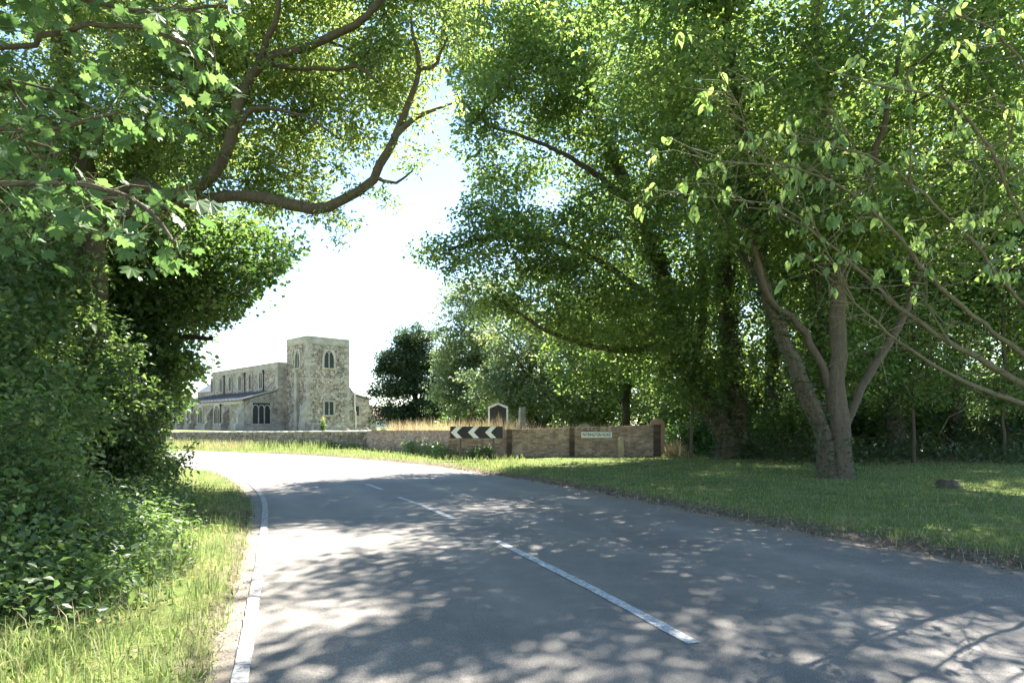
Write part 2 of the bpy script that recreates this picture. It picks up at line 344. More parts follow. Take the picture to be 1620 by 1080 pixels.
# pair the two kerb-less edges by their control points so that the strip follows the bend
def paired(n):
    A, B = [], []
    for i in range(len(LEFT)-1):
        t = np.linspace(0, 1, n, endpoint=False)
        A.append(t+i); 
    return np.concatenate(A+[[len(LEFT)-1]])
def cr_eval(pts, ts):
    p = np.asarray(pts, float); p = np.vstack([2*p[0]-p[1], p, 2*p[-1]-p[-2]])
    i = np.minimum(ts.astype(int), len(pts)-2); t = (ts-i)[:, None]; i = i+1
    return .5*((2*p[i])+(-p[i-1]+p[i+1])*t+(2*p[i-1]-5*p[i]+4*p[i+1]-p[i+2])*t**2+(-p[i-1]+3*p[i]-3*p[i+1]+p[i+2])*t**3)
TS = paired(14)
LE, RE = cr_eval(LEFT, TS), cr_eval(RIGHT, TS)
ROADPOLY = np.vstack([LE, RE[::-1]])
def road_dist(x, y):
    """signed distance to the road edge, positive on the verge"""
    x = np.asarray(x, float); y = np.asarray(y, float); d = np.full(x.shape, 1e9)
    for c in (LE[::4], RE[::4]):
        for a, b in zip(c[:-1], c[1:]):
            ab = b-a; L2 = ab@ab
            t = np.clip(((x-a[0])*ab[0]+(y-a[1])*ab[1])/L2, 0, 1)
            d = np.minimum(d, np.hypot(x-a[0]-t*ab[0], y-a[1]-t*ab[1]))
    ins = in_poly(x, y, [tuple(p) for p in ROADPOLY[::4]])
    return np.where(ins, -d, d)
WALL = [(-60, 60), (-29.5, 48), (-25.8, 46), (-13.7, 38), (-7.9, 34.5), (-5.2, 31.2), (-2.6, 25.9), (-.1, 25.5), (2.4, 25.45), (6.0, 25.6)]
def wig(x, y, f=1.0, s=0.0):
    return (np.sin(x*1.7*f+s)+np.sin(y*2.1*f+1.3+s)+np.sin((x+y)*1.1*f+2.1)+np.sin((x-y)*2.7*f+.7))/4
def gz(x, y, d=None):
    x = np.asarray(x, float); y = np.asarray(y, float)
    if d is None: d = road_dist(x, y)
    dd = d+.10*wig(x, y, 2.2)+.05*wig(x, y, 6.1)+np.where(x < np.interp(y, LE[:150, 1], LE[:150, 0])+.8, .05, 0)
    s = np.clip((dd+.12)/.5, 0, 1); s = s*s*(3-2*s)
    z = -.06+.12*s+.14*np.clip(dd/5, 0, 1)*np.clip((x+9)/9, .3, 1)+.025*wig(x, y, .8)*np.clip(d, 0, 1)
    wy = np.interp(x, [p[0] for p in WALL], [p[1] for p in WALL])
    yard = np.clip((y-wy-.2)/1.2, 0, 1)*np.clip((8-x)/2, 0, 1)
    z = z+yard*(.28)
    z = z+np.where((x < -12) & (y > 20), np.clip((-12-x)/14, 0, 1)*-.12, 0)*(1-yard)*np.clip(d, 0, 1)
    return z
def ground_at(x, y): return float(gz(np.array([x]), np.array([y]))[0])
def axis(lo, hi, step, far_lo, far_hi):
    a = list(np.arange(lo, hi+1e-6, step)); s = step
    while a[-1] < far_hi: s *= 1.25; a.append(a[-1]+s)
    s = step
    while a[0] > far_lo: s *= 1.25; a.insert(0, a[0]-s)
    return np.array(a)
xs = axis(-22, 20, .22, -900, 900); ys = axis(-6, 42, .22, -120, 1500)
X, Y = np.meshgrid(xs, ys); fx, fy = X.ravel(), Y.ravel(); D = road_dist(fx, fy)
Z = gz(fx, fy, D)
nx, ny = len(xs), len(ys); q = (np.arange(ny-1)[:, None]*nx+np.arange(nx-1)[None]).ravel()[:, None]
right_side = fx > np.interp(fy, LE[:, 1][:150], LE[:, 0][:150])+1.5
bare = np.clip(1-(D-.05)/np.where(right_side, 1.0, .42), 0, 1)*np.where(right_side, .75, .65)
bare += .38*np.exp(-(((fx+4.9)/.7)**2+((fy-10.2)/.6)**2))+.35*np.exp(-(((fx+3.9)/.8)**2+((fy-5.0)/.5)**2))
bare += .45*np.clip((fy-20.8)/2, 0, 1)*np.clip((31-fy)/4, 0, 1)*np.clip((fx-6.5)/2, 0, 1)
bare += .35*np.exp(-(((fx+1.3)/1.6)**2+((fy-23)/1.1)**2))
me = mesh_tri('ground', np.stack([fx, fy, Z], 1), np.concatenate([q, q+1, q+nx+1, q+nx], 1), M['turf'], True, {'bare': bare})
link('ground', me, label='grassy ground of the verges, churchyard and fields', kind='structure')

# road sheet with a slight camber and ragged edges
COLS = [0, .01, .02, .035]+[.06+.02*k_ for k_ in range(43)]+[.92, .95, .98, 1]; NC = len(COLS); rows = []; eatt = []; tatt = []
for i in range(len(TS)):
    a, b = LE[i], RE[i]
    e0 = .02*math.sin(i*1.9)+.02*math.sin(i*.83); e1 = .09*math.sin(i*1.31+1)+.07*math.sin(i*2.3)
    dr = (b-a)/np.linalg.norm(b-a); A = a-dr*(.06+e0*.5); B = b+dr*(.08+e1)
    for j in range(NC):
        f = COLS[j]; p = A+(B-A)*f; wd_ = np.linalg.norm(B-A); tatt.append(sum(math.exp(-((f-c_+.012*math.sin(i*.21+c_*9))/.035)**2) for c_ in (.11, .31, .58, .80))); eatt.append(max(0, 1-f*wd_/.22)*.95+max(0, 1-(1-f)*wd_/.85)*.75); rows.append((p[0], p[1], .012-.012*(2*f-1)**2))
rows = np.array(rows); q = (np.arange(len(TS)-1)[:, None]*NC+np.arange(NC-1)[None]).ravel()[:, None]
road = link('road', mesh_tri('road', rows, np.concatenate([q, q+1, q+NC+1, q+NC], 1), M['asphalt'], True, {'edge': eatt, 'track': tatt}), label='grey worn asphalt lane bending to the left', kind='structure')

def strip(name, c, width, z=.018, parent=None, mat=None, jag=.003):
    c = np.asarray(c)[:, :2]; tn = np.gradient(c, axis=0); tn /= np.linalg.norm(tn, axis=1, keepdims=True)
    nrm = np.stack([-tn[:, 1], tn[:, 0]], 1)
    j1 = rng.normal(0, jag, (len(c), 1)); j2 = rng.normal(0, jag, (len(c), 1))
    a = c+nrm*(width/2+j1); b = c-nrm*(width/2+j2)
    V = np.empty((len(c)*2, 3)); V[0::2, :2] = a; V[1::2, :2] = b; V[:, 2] = z
    i = np.arange(len(c)-1)[:, None]*2
    return link(name, mesh_tri(name, V, np.concatenate([i, i+1, i+3, i+2], 1), mat or M['paint']), parent)
def gp(px, py): Yd = CAMZ*F/(py-HOR); return ((px-CX)*Yd/F, Yd, 0)
edge = catmull([(-.3, 0, 0), gp(380, 1075), gp(400, 960), gp(414, 870), gp(419, 800), gp(408, 777), gp(392, 762)], .12)
strip('edge_line', edge, .10, parent=road, mat=M['paint_worn'])
for pts in ([gp(1098, 1020), gp(935, 932), gp(786, 857)], [gp(718, 822), gp(672, 802), gp(630, 787)], [gp(604, 775), gp(580, 766)],
            [gp(530, 749), gp(497, 742)], [gp(470, 737.5), gp(440, 732.5)], [gp(428, 731), gp(400, 728)], [(3.6, -1.6, 0), (2.2, 1.6, 0)]):
    strip('lane_dash', catmull(pts, .15), .11, parent=road)

# ------------------------------------------------------------------ church
CH = (-28.5, 88.0); TH = math.radians(44); GZ0 = .2
church = empty('church', (CH[0], CH[1], 0), TH, 'old cobble-and-stone parish church with square west tower and long aisle', 'church')
def arch(wd, spring, top, z0, n=7):
    """pointed arch outline from bottom right over the apex to bottom left; spring and top heights absolute"""
    h = wd/2; pts = [(h, z0), (h, spring)]
    for i in range(1, n): 
        f = i/n; pts.append((h*(1-f**1.7), spring+(top-spring)*math.sin(f*math.pi/2)**.9))
    pts.append((0, top)); L = [(-a, b) for a, b in pts[:-1]][::-1]
    return pts+L
def rect(wd, z0, z1): h = wd/2; return [(h, z0), (h, z1), (-h, z1), (-h, z0)]
def wall_fn(face, pos, centre):
    # face 'w': plane local y=pos, outward -y ; face 'n': plane local x=pos, outward -x
    if face == 'w': return lambda a, b, d: (centre+a, pos-d, b)
    return lambda a, b, d: (pos-d, centre-a, b)
def grow_out(poly, k):
    zc = sum(b for a, b in poly)/len(poly)
    return [(a+(k if a > .01 else -k if a < -.01 else 0), b+(k if b > zc else -k*.4)) for a, b in poly]
def window(fn, poly, lights, z0, z1, wd, frame=.22, arched=False, transom=False):
    wn = MB().prism(poly, fn, .01, .03).build('window', M['glass_dark'], church)
    o = grow_out(poly, frame)
    MB().ring(o, poly, fn, -.05, .14).build('frame', M['ashlar'], wn)
    sl = MB().prism(rect(wd+frame*2.6, z0-.26, z0-.02), fn, -.05, .2); sl.build('sill', M['ashlar'], wn)
    for i in range(1, lights):
        a = -wd/2+wd*i/lights
        top = z1 if not arched else z1-(.55*wd*.5)
        MB().prism([(a+.07, z0), (a+.07, top), (a-.07, top), (a-.07, z0)], fn, .02, .11).build('mullion', M['ashlar'], wn)
    if arched:
        tw = wd/lights
        for i in range(lights):
            a = -wd/2+tw*(i+.5); tb = z1-(.55*wd*.5)-.15
            ar = [(a+x, z) for x, z in arch(tw-.14, tb, tb+.6*tw, tb-.05, 5)]
            ar2 = [(a+(x-a)*1.28, z+.1) for x, z in ar]
            MB().ring(ar2, ar, fn, .02, .1).build('tracery', M['ashlar'], wn)
    for zz in np.arange(z0+.5, z1-.3, .55):     # leading / saddle bars
        MB().prism(rect(wd-.02, zz-.02, zz+.02), fn, .03, .045).build('saddle_bar', M['iron_black'], wn)
    return wn
# bodies
def body(name, mat, *boxes, **kw):
    b = MB()
    for x in boxes: b.box(*x)
    return b.build(name, mat, church, **kw)
T0, T1 = 0, 6.5
body('tower_wall', M['rubble'], (T0, T1, T0, T1, GZ0, 12.55))
body('tower_parapet', M['ashlar'], (-.08, T1+.08, -.08, T1+.08, 12.55, 12.72), (-.03, T1+.03, -.03, .4, 12.72, 13.45), (-.03, .4, .4, T1+.03, 12.72, 13.45),
     (T1-.4, T1+.03, .4, T1+.03, 12.72, 13.45), (.4, T1-.4, T1-.4, T1+.03, 12.72, 13.45))
body('parapet_coping', M['ashlar'], (-.12, T1+.12, -.12, .48, 13.452, 13.58), (-.12, .48, .48, T1+.12, 13.452, 13.58), (T1-.48, T1+.12, .48, T1+.12, 13.452, 13.58))
body('tower_plinth', M['rubble_smooth'], (-.18, T1+.18, -.18, T1-.02, GZ0, 1.5))
body('string_course', M['ashlar'], (-.07, T1+.07, -.07, T1-.02, 7.6, 7.78))
# quoins, alternating long and short
qb = MB(); z = 1.5; k = 0
while z < 12.3:
    h = .34+.1*random.random(); a, b = (.78, .42) if k % 2 else (.42, .78); a += random.uniform(-.06, .06)
    if not 7.4 < z+h*.5 < 7.95:
        qb.box(-.035, a, -.035, b, z, z+h-.02); qb.box(T1-a, T1+.035, -.035, b, z, z+h-.02)
    z += h; k += 1
qb.build('quoins', M['ashlar'], church, kind='stuff')
# stair / buttress strip on the north face and clasping lower buttress
body('buttress', M['ashlar'], (-.4, -.02, 2.5, 3.3, GZ0, 8.6))
MB().prism([(0, GZ0), (-.9, GZ0), (-.75, 3.4), (0, 4.6)], lambda a, b, d: (a, d, b), -.0, .75).build('buttress', M['ashlar'], church)
# tower windows
fw = wall_fn('w', 0, 3.25); window(fw, arch(1.5, 10.4, 11.7, 9.3), 2, 9.3, 11.7, 1.5, .3, True)
window(fw, rect(1.35, 2.6, 4.45), 2, 2.6, 4.45, 1.35, .26)
MB().ring([(x, z+.25) for x, z in arch(2.5, 4.75, 5.55, 4.5)], arch(2.1, 4.75, 5.4, 4.5), fw, -.05, .05).build('relieving_arch', M['ashlar'], church)
fnn = wall_fn('n', 0, 2.9); window(fnn, arch(1.3, 10.4, 11.7, 9.3), 2, 9.3, 11.7, 1.3, .3, True)
# nave
NX0, NX1, NY0, NY1 = -1.33, 7.83, 6.52, 33
body('nave_wall', M['rubble_smooth'], (NX0, NX1, NY0, NY1, GZ0, 9.45))
body('nave_parapet', M['ashlar'], (NX0-.06, NX1+.06, NY0-.06, NY1+.06, 9.45, 9.6), (NX0-.02, NX0+.4, NY0-.02, NY1, 9.6, 10.15), (NX1-.4, NX1+.02, NY0-.02, NY1, 9.6, 10.15), (NX0+.4, NX1-.4, NY0-.02, NY0+.4, 9.6, 10.15))
body('parapet_coping', M['ashlar'], (NX0-.1, NX0+.48, NY0-.1, NY1, 10.152, 10.27), (NX1-.48, NX1+.1, NY0-.1, NY1, 10.152, 10.27), (NX0+.48, NX1-.48, NY0-.1, NY0+.48, 10.152, 10.27))
MB().prism([(NX0+.4, 9.7), (NX1-.4, 9.7), ((NX0+NX1)/2, 10.75)], lambda a, b, d: (a, d, b), NY0+.45, NY1+.3).build('roof', M['lead'], church)
MB().prism([(NX0-.1, 9.46), (NX1+.1, 9.46), (NX1+.1, 10.1), ((NX0+NX1)/2, 11.25), (NX0-.1, 10.1)], lambda a, b, d: (a, d, b), NY1+.31, NY1+.9).build('gable', M['ashlar'], church)
body('nave_patch', M['rubble'], (NX0-.03, NX0+.1, NY0+1.2, NY0+4.6, 6.4, 9.2))
body('quoins', M['ashlar'], *[(NX0-.05, NX0+(.75 if i % 2 else .45), NY0-.05, NY0+(.45 if i % 2 else .75), 5.2+i*.42, 5.2+i*.42+.4) for i in range(10)], kind='stuff')
for cyv in (9.2, 13.2, 17.4, 21.6, 25.8, 30):
    window(wall_fn('n', NX0, cyv+3.2), arch(1.15, 8.3, 9.1, 6.7), 2, 6.7, 9.1, 1.15, .25, True)
for yy in (11.4, 18.6, 27.5):
    MB().box(NX0-.17, NX0-.05, yy, yy+.13, 6.0, 9.44).box(NX0-.24, NX0-.02, yy-.07, yy+.2, 9.1, 9.38).build('downpipe', M['iron_black'], church)
# aisles
def aisle(x0, x1, eave, top, ye, side):
    """lean-to aisle between local x0 (outer) and x1 (nave)"""
    lo, hi = (x0, x1) if side < 0 else (x1, x0)
    zo, zi = eave, top
    pl = [(lo, GZ0), (hi, GZ0), (hi, zi if side < 0 else zo), (lo, zo if side < 0 else zi)]
    MB().prism(pl, lambda a, b, d: (a, d, b), NY0+.02, ye).build('aisle_wall', M['rubble_smooth'], church)
    o = .25*side; 
    ra, rb = (x0+o, zo+.06), (x1-.02*side, zi+.03)
    pr = [ra, (rb[0], rb[1]), (rb[0], rb[1]+.12), (ra[0], ra[1]+.12)]
    MB().prism(pr, lambda a, b, d: (a, d, b), NY0-.1, ye+.1).build('aisle_roof', M['lead'], church)
    for yy in np.arange(NY0+1, ye, 1.5):        # lead rolls
        n = .125
        MB().prism([(ra[0], ra[1]+n), (rb[0], rb[1]+n), (rb[0], rb[1]+n+.07), (ra[0], ra[1]+n+.07)], lambda a, b, d: (a, d, b), yy, yy+.1).build('lead_roll', M['lead'], church)
    MB().prism([(ra[0], ra[1]+.12), (rb[0], rb[1]+.12), (rb[0], rb[1]+.3), (ra[0], ra[1]+.3)], lambda a, b, d: (a, d, b), NY0-.14, NY0+.2).build('verge_coping', M['ashlar'], church)
aisle(-6.2, NX0, 4.55, 6.1, 38.0, -1)
aisle(13.9, NX1, 5.05, 6.6, 38.0, 1)
body('aisle_parapet', M['ashlar'], (-6.32, -6.0, NY0+.25, 38.05, 4.12, 4.55))
body('plinth', M['ashlar'], (-6.38, -6.19, NY0-.1, 38, GZ0, 1.0), (-6.38, -.42, NY0-.14, NY0+.01, GZ0, 1.0))
window(wall_fn('w', NY0+.02, -3.75), rect(2.5, 1.35, 4.3), 3, 1.35, 4.3, 2.5, .22, True)
MB().ring(rect(3.2, 3.6, 4.75)[:4], rect(3.0, 3.6, 4.6), wall_fn('w', NY0+.02, -3.75), .0, .22).build('hood_mould', M['ashlar'], church)
for b, wd, sp, tp, z0 in ((10.2, 2.4, 3.0, 4.0, 1.4), (17.6, 2.2, 3.0, 3.9, 1.4), (23.2, 2.2, 3.0, 3.9, 1.4), (29.0, 2.2, 3.0, 3.9, 1.4)):
    window(wall_fn('n', -6.2, NY0+b), arch(wd, sp, tp, z0), 3, z0, tp, wd, .28, True)
fd = wall_fn('n', -6.2, NY0+14.2)
dr = MB().prism(arch(1.3, 1.9, 2.6, GZ0), fd, .02, .06).build('door', M['oak_door'], church)
MB().ring(grow_out(arch(1.3, 1.9, 2.6, GZ0), .32), arch(1.3, 1.9, 2.6, GZ0), fd, -.05, .3).build('door_surround', M['ashlar'], dr)
for b in (8.3, 21.0, 27):
    MB().box(-6.5, -6.38, NY0+b, NY0+b+.14, GZ0, 4.3).box(-6.58, -6.33, NY0+b-.07, NY0+b+.21, 3.9, 4.15).build('downpipe', M['iron_black'], church)
for b in (.0, 5.6, 12.4, 20.0, 26.2, 31.2):
    MB().prism([(-6.18, GZ0), (-7.35, GZ0), (-7.35, 1.2), (-7.0, 1.5), (-7.0, 2.7), (-6.22, 3.7)], lambda a, c, d: (a, d, c), NY0+b-.01, NY0+b+.8).build('buttress', M['rubble_smooth'] if b else M['ashlar'], church)
# south aisle west end: buttress, small window, pale rainwater pipe
MB().prism([(13.88, GZ0), (15.2, GZ0), (15.0, 1.8), (14.6, 2.1), (14.45, 3.5), (13.9, 4.4)], lambda a, c, d: (a, d, c), NY0-.05, NY0+.85).build('buttress', M['rubble'], church)
window(wall_fn('w', NY0+.02, 11.6), rect(.6, 2.6, 4.1), 1, 2.6, 4.1, .6, .2)
MB().prism([(6.48, GZ0), (7.5, GZ0), (7.5, 5.7), (6.48, 6.9)], lambda a, c, d: (a, d, c), .15, 1.3).build('buttress', M['rubble'], church)
MB().tube([(7.6, .06, GZ0), (7.6, .06, 3.0), (7.42, .03, 3.3), (7.42, .03, 5.9)], .11, 8).build('downpipe', M['pipe_pale'], church, label='pale rainwater pipe')
# chancel beyond
body('chancel_wall', M['rubble_smooth'], (.2, 6.3, 33.95, 46, GZ0, 7.2))
MB().prism([(-.1, 7.1), (6.6, 7.1), (3.25, 9.4)], lambda a, b, d: (a, d, b), 33.96, 46.3).build('chancel_roof', M['lead'], church)

# ------------------------------------------------------------------ boundary walls
def poly_point(pl, s):
    d = [0]
    for a, b in zip(pl[:-1], pl[1:]): d.append(d[-1]+math.dist(a[:2], b[:2]))
    s = min(max(s, 0), d[-1]-1e-6); i = max(k for k in range(len(d)-1) if d[k] <= s); f = (s-d[i])/(d[i+1]-d[i])
    a, b = pl[i], pl[i+1]; p = [a[k]+(b[k]-a[k])*f for k in range(len(a))]
    return p, math.atan2(b[1]-a[1], b[0]-a[0]), d[-1]
def course_box(mb, pl, s0, s1, z0, z1, off, th):
    """a block along the wall line: z0/z1 are offsets below the line's own top height (pl third value)"""
    vs = []
    for dz in (z0, z1):
        for s, o in ((s0, -off), (s1, -off), (s1, th), (s0, th)):
            p, an, _ = poly_point(pl, s); nx_, ny_ = -math.sin(an), math.cos(an)
            vs.append((p[0]+nx_*o, p[1]+ny_*o, p[2]+dz))
    mb.add(vs, [(0, 3, 2, 1), (4, 5, 6, 7), (0, 1, 5, 4), (1, 2, 6, 5), (2, 3, 7, 6), (3, 0, 4, 7)])
def core(pl, depth, th, off=0.0, cap=0):
    mb = MB(); _, _, L = poly_point(pl, 0); n = int(L/.5)+1
    for i in range(n):
        course_box(mb, pl, L*i/n, L*(i+1)/n, -depth, -.01-cap, off, th)
    return mb
SW = [(-60, 60, .75), (-29.5, 48, .86), (-25.8, 46, .87), (-13.7, 38, 1.0), (-7.9, 34.5, 1.10)]
stone_wall = empty('stone_wall', (-13.7, 38, ground_at(-13.7, 38)), 0, 'low cobble boundary wall with pale coping in front of the church', 'wall')
def unparent_loc(o, root):       # keep world coordinates under a moved, unrotated root
    o.location = (-root.location.x, -root.location.y, -root.location.z); return o
unparent_loc(core(SW, 1.1, .38, .0, .06).build('mortar_core', M['mortar'], stone_wall), stone_wall)
mb = MB(); _, _, L = poly_point(SW, 0); s_lo = L-46
z = -.07
while z > -.95:
    h = random.uniform(.10, .16); s = s_lo+random.uniform(0, .2)
    while s < L-.3:
        ln = random.uniform(.14, .34); o = random.uniform(.015, .06)
        course_box(mb, SW, s+.008, s+ln-.012, z-h+.012+random.uniform(0, .012), z-random.uniform(0, .012), o, .1); s += ln
    z -= h
unparent_loc(mb.build('stonework', M['cobble'], stone_wall, kind='stuff'), stone_wall)
cop = [MB().box(-.5, .5, -.27, .27, 0, .09).mesh('coping_stone', M['coping'], .02) for _ in range(3)]
for me in cop:
    for v in me.vertices: v.co += Vector((random.uniform(-.015, .015), random.uniform(-.02, .02), random.uniform(-.012, .012)))
s = s_lo
while s < L-.2:
    ln = random.uniform(.42, .72); p, an, _ = poly_point(SW, min(s+ln/2, L-ln/2))
    o = link('coping_stone', random.choice(cop), stone_wall)
    o.location = (p[0]-stone_wall.location.x-math.sin(an)*.19, p[1]-stone_wall.location.y+math.cos(an)*.19, p[2]-.062-stone_wall.location.z+random.uniform(-.01, .012))
    o.rotation_euler = (random.uniform(-.02, .02), random.uniform(-.015, .015), an); o.scale = (ln-.015, 1, 1); s += ln
# brick wall, in panels with dark piers
BW = [(-7.9, 34.5, 1.10), (-5.2, 31.2, 1.17), (-2.6, 25.95, 1.24), (-.1, 25.5, 1.29), (2.4, 25.45, 1.35), (6.0, 25.6, 1.47)]
brick_wall = empty('brick_wall', (1.7, 25.5, ground_at(1.7, 25.5)), 0, 'weathered red-brown brick churchyard wall with dark piers', 'wall')
unparent_loc(core(BW, 1.45, .215, 0).build('mortar_core', M['mortar'], brick_wall), brick_wall)
mb = MB(); _, _, L = poly_point(BW, 0)
for r in range(17):
    z = -.1-r*.075; s = -.11*(r % 2)
    while s < L:
        ln = .225 if r % 4 else .1125
        course_box(mb, BW, max(s+.005, 0), min(s+ln-.006, L), z-.066, z, random.uniform(.006, .014), .1); s += ln
unparent_loc(mb.build('brickwork', M['brick'], brick_wall, kind='stuff'), brick_wall)
mb = MB(); s = 0
while s < L-.05:                                         # bricks on edge along the top
    course_box(mb, BW, s+.004, s+.072, -.1+.004, .012+random.uniform(-.006, .008), random.uniform(.012, .03), .235); s += .077
unparent_loc(mb.build('brick_coping', M['brick'], brick_wall, kind='stuff'), brick_wall)
def arc_of(x):
    ss = np.linspace(0, L, 800); return min(ss, key=lambda q_: abs(poly_point(BW, q_)[0][0]-x))
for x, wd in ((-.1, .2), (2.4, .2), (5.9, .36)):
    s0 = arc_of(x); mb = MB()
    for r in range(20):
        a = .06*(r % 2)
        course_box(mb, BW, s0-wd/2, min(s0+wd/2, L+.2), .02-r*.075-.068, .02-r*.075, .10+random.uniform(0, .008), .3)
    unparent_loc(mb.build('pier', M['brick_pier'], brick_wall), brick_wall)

# ------------------------------------------------------------------ signs and stones
# chevron bend sign
cs = P(713, 684, 24.6); ce = P(795, 684, 24.4); sx = (cs[0]+ce[0])/2
sz = ground_at(sx, 24.5)
sign = empty('chevron_sign', (sx, 24.5, sz), .02, 'black road sign with three white chevrons pointing left on two posts', 'road sign')
Wd, Hb, zb = 2.03, .46, CAMZ+(HOR-693)*24.5/F-sz
bd = MB().box(-Wd/2, Wd/2, -.01, .012, zb, zb+Hb).build('board', M['sign_black'], sign, .003)
ft = lambda a, b, d: (a, -.01-d, b)
for k in range(3):
    x0 = -Wd/2+.02+k*Wd/3*.98; aw, hh = .36, Hb/2
    zc = zb+Hb/2
    MB().prism([(x0, zc), (x0+aw*.62, zc-hh+.01), (x0+aw*1.22, zc-hh+.01), (x0+aw*.62, zc), (x0+aw*1.22, zc+hh-.01), (x0+aw*.62, zc+hh-.01)], ft, .001, .004).build('chevron', M['sign_white'], bd)
for px in (-.62, .66):
    MB().tube([(px, .045, -.25), (px, .045, zb+Hb-.03)], .038, 10).build('post', M['post_grey'], sign)
    for z in (zb+.1, zb+Hb-.1): MB().box(px-.05, px+.05, .012, .016, z-.02, z+.02).build('bracket', M['post_grey'], sign)
# street name plate on the wall
p0 = P(919.5, 687.5, 25.4); p1 = P(968, 686.5, 25.4)
plate = empty('street_name_plate', ((p0[0]+p1[0])/2, 25.36, 0), .02, 'white street name plate reading PATRINGTON ROAD on brick wall', 'name plate')
hw = (p1[0]-p0[0])/2; zc = p0[2]
pl = MB().box(-hw, hw, .0, .045, zc-.125, zc+.125).build('plate', M['sign_white'], plate, .004)
def text_mesh(body_, size, mat, name):
    cu = bpy.data.curves.new(name, 'FONT'); cu.body = body_; cu.size = size; cu.align_x = 'CENTER'; cu.align_y = 'CENTER'; cu.extrude = .001; cu.offset = .003
    to = bpy.data.objects.new(name, cu); C.objects.link(to); bpy.context.view_layer.update()
    me = bpy.data.meshes.new_from_object(to.evaluated_get(bpy.context.evaluated_depsgraph_get()))
    bpy.data.objects.remove(to); me.materials.clear(); me.materials.append(mat); return me
tm = text_mesh('PATRINGTON ROAD', .165, M['sign_black'], 'lettering')
xs_ = [v.co.x for v in tm.vertices]; fit = (2*hw-.1)/(max(xs_)-min(xs_))
lt = link('lettering', tm, pl); lt.rotation_euler = (math.pi/2, 0, 0); lt.location = (0, -.003, zc); lt.scale = (fit, 1.05, 1)
bdr = MB(); e = .012
bdr.box(-hw+.012, hw-.012, -.002, .0, zc+.105, zc+.113).box(-hw+.012, hw-.012, -.002, .0, zc-.113, zc-.105)
bdr.build('border', M['sign_black'], pl)
# short concrete marker post
px_, py_ = P(982, 720, 25.0)[0], 25.0
z0 = ground_at(px_, py_)
MB().prism([(-.11, -.2), (.11, -.2), (.11, .70), (.06, .8), (-.06, .8), (-.11, .70)], lambda a, b, d: (px_+a, py_+d, z0+b), -.08, .08).build('marker_post', M['concrete'], None, .012,
    label='short weathered concrete post standing before the brick wall', cat='post')
# notice board: dark pentagon panel with white frame
nx0, nx1 = P(773, 0, 28)[0], P(803, 0, 28)[0]; nxc = (nx0+nx1)/2; nw = (nx1-nx0)/2
nz = ground_at(nxc, 28)
board = empty('notice_board', (nxc, 28, nz), 0, 'dark gabled board with thin white frame behind the wall', 'notice board')
zt = P(0, 638, 28)[2]-nz; zs = P(0, 644, 28)[2]-nz
pent = [(nw, .35), (nw, zs), (0, zt), (-nw, zs), (-nw, .35)]
fb = lambda a, b, d: (a, -d, b)
MB().prism([(-a, b) for a, b in pent], fb, -.03, .01).build('panel', M['board_dark'], board)
MB().ring([(a*1.06, b+(.03 if b > 1 else 0)) for a, b in pent], [(a*.87, b-(.05 if b > 1 else 0)) for a, b in pent], fb, -.05, .05).build('frame', M['white_paint'], board)
for s_ in (-1, 1): MB().box(s_*nw-.04, s_*nw+.04, -.0, .06, -.3, .36).build('post', M['white_paint'], board)
# stone cross shaft on a stepped base
ox, oy = P(826, 0, 29.5)[0], 29.5; oz = ground_at(ox, oy)
ob = empty('stone_shaft', (ox, oy, oz), .3, 'grey tapering stone memorial shaft on stepped base behind brick wall', 'memorial')
zt = P(0, 644, oy)[2]-oz
MB().box(-.42, .42, -.42, .42, -.2, .5).build('base', M['headstone'], ob, .02); MB().box(-.3, .3, -.3, .3, .502, .8).build('step', M['headstone'], ob, .02)
def taper(x0, x1, z0_, z1_):
    return [(-x0, -x0, z0_), (x0, -x0, z0_), (x0, x0, z0_), (-x0, x0, z0_), (-x1, -x1, z1_), (x1, -x1, z1_), (x1, x1, z1_), (-x1, x1, z1_)], [(0, 3, 2, 1), (4, 5, 6, 7), (0, 1, 5, 4), (1, 2, 6, 5), (2, 3, 7, 6), (3, 0, 4, 7)]
MB().add(*taper(.16, .12, .802, zt)).build('shaft', M['headstone'], ob, .015)
# headstones
def headstone(x, y, wd, top, mat, label, group=None, rz=0, tilt=0):
    z0 = ground_at(x, y); h = top-z0
    o = [(wd/2*math.cos(a), h-wd*.42+wd*.42*math.sin(a)) for a in np.linspace(0, math.pi, 11)]
    o = [(wd/2, -.25)]+o+[(-wd/2, -.25)]
    ob_ = MB().prism(o, lambda a, b, d: (a, d, b), -.055, .055).build('headstone', mat, None, .01, label=label, cat='headstone', group=group)
    ob_.location = (x, y, z0); ob_.rotation_euler = (tilt, 0, rz); return ob_
headstone(P(1040, 0, 26.6)[0], 26.6, .62, P(0, 662, 26.6)[2], M['headstone_red'], 'reddish round-topped headstone behind the end pier of the brick wall', rz=-.1)
headstone(P(925, 0, 28.5)[0], 28.5, .6, P(0, 669, 28.5)[2], M['headstone'], 'grey headstone peeping over the brick wall above the name plate', rz=.2)
for px_, top, Yd, wd, ml in ((566, 676.5, 46, .7, 0), (577, 675, 47, .6, 0), (592, 678, 46, .6, 0), (607, 678, 45, .7, 1), (622, 677, 45, .75, 0), (637, 678, 44, .7, 0), (657, 673, 43, .85, 2), (547, 677, 50, .7, 0), (668, 677, 41, .6, 0)):
    headstone(P(px_, 0, Yd)[0], Yd, wd, P(0, top, Yd)[2], M['headstone'], 'broad round-topped headstone, tallest of the row behind the wall' if ml == 2 else 'weathered round-topped headstone in the row behind the boundary wall', 'headstones in the row behind the wall', random.uniform(-.3, .3), random.uniform(-.06, .06))

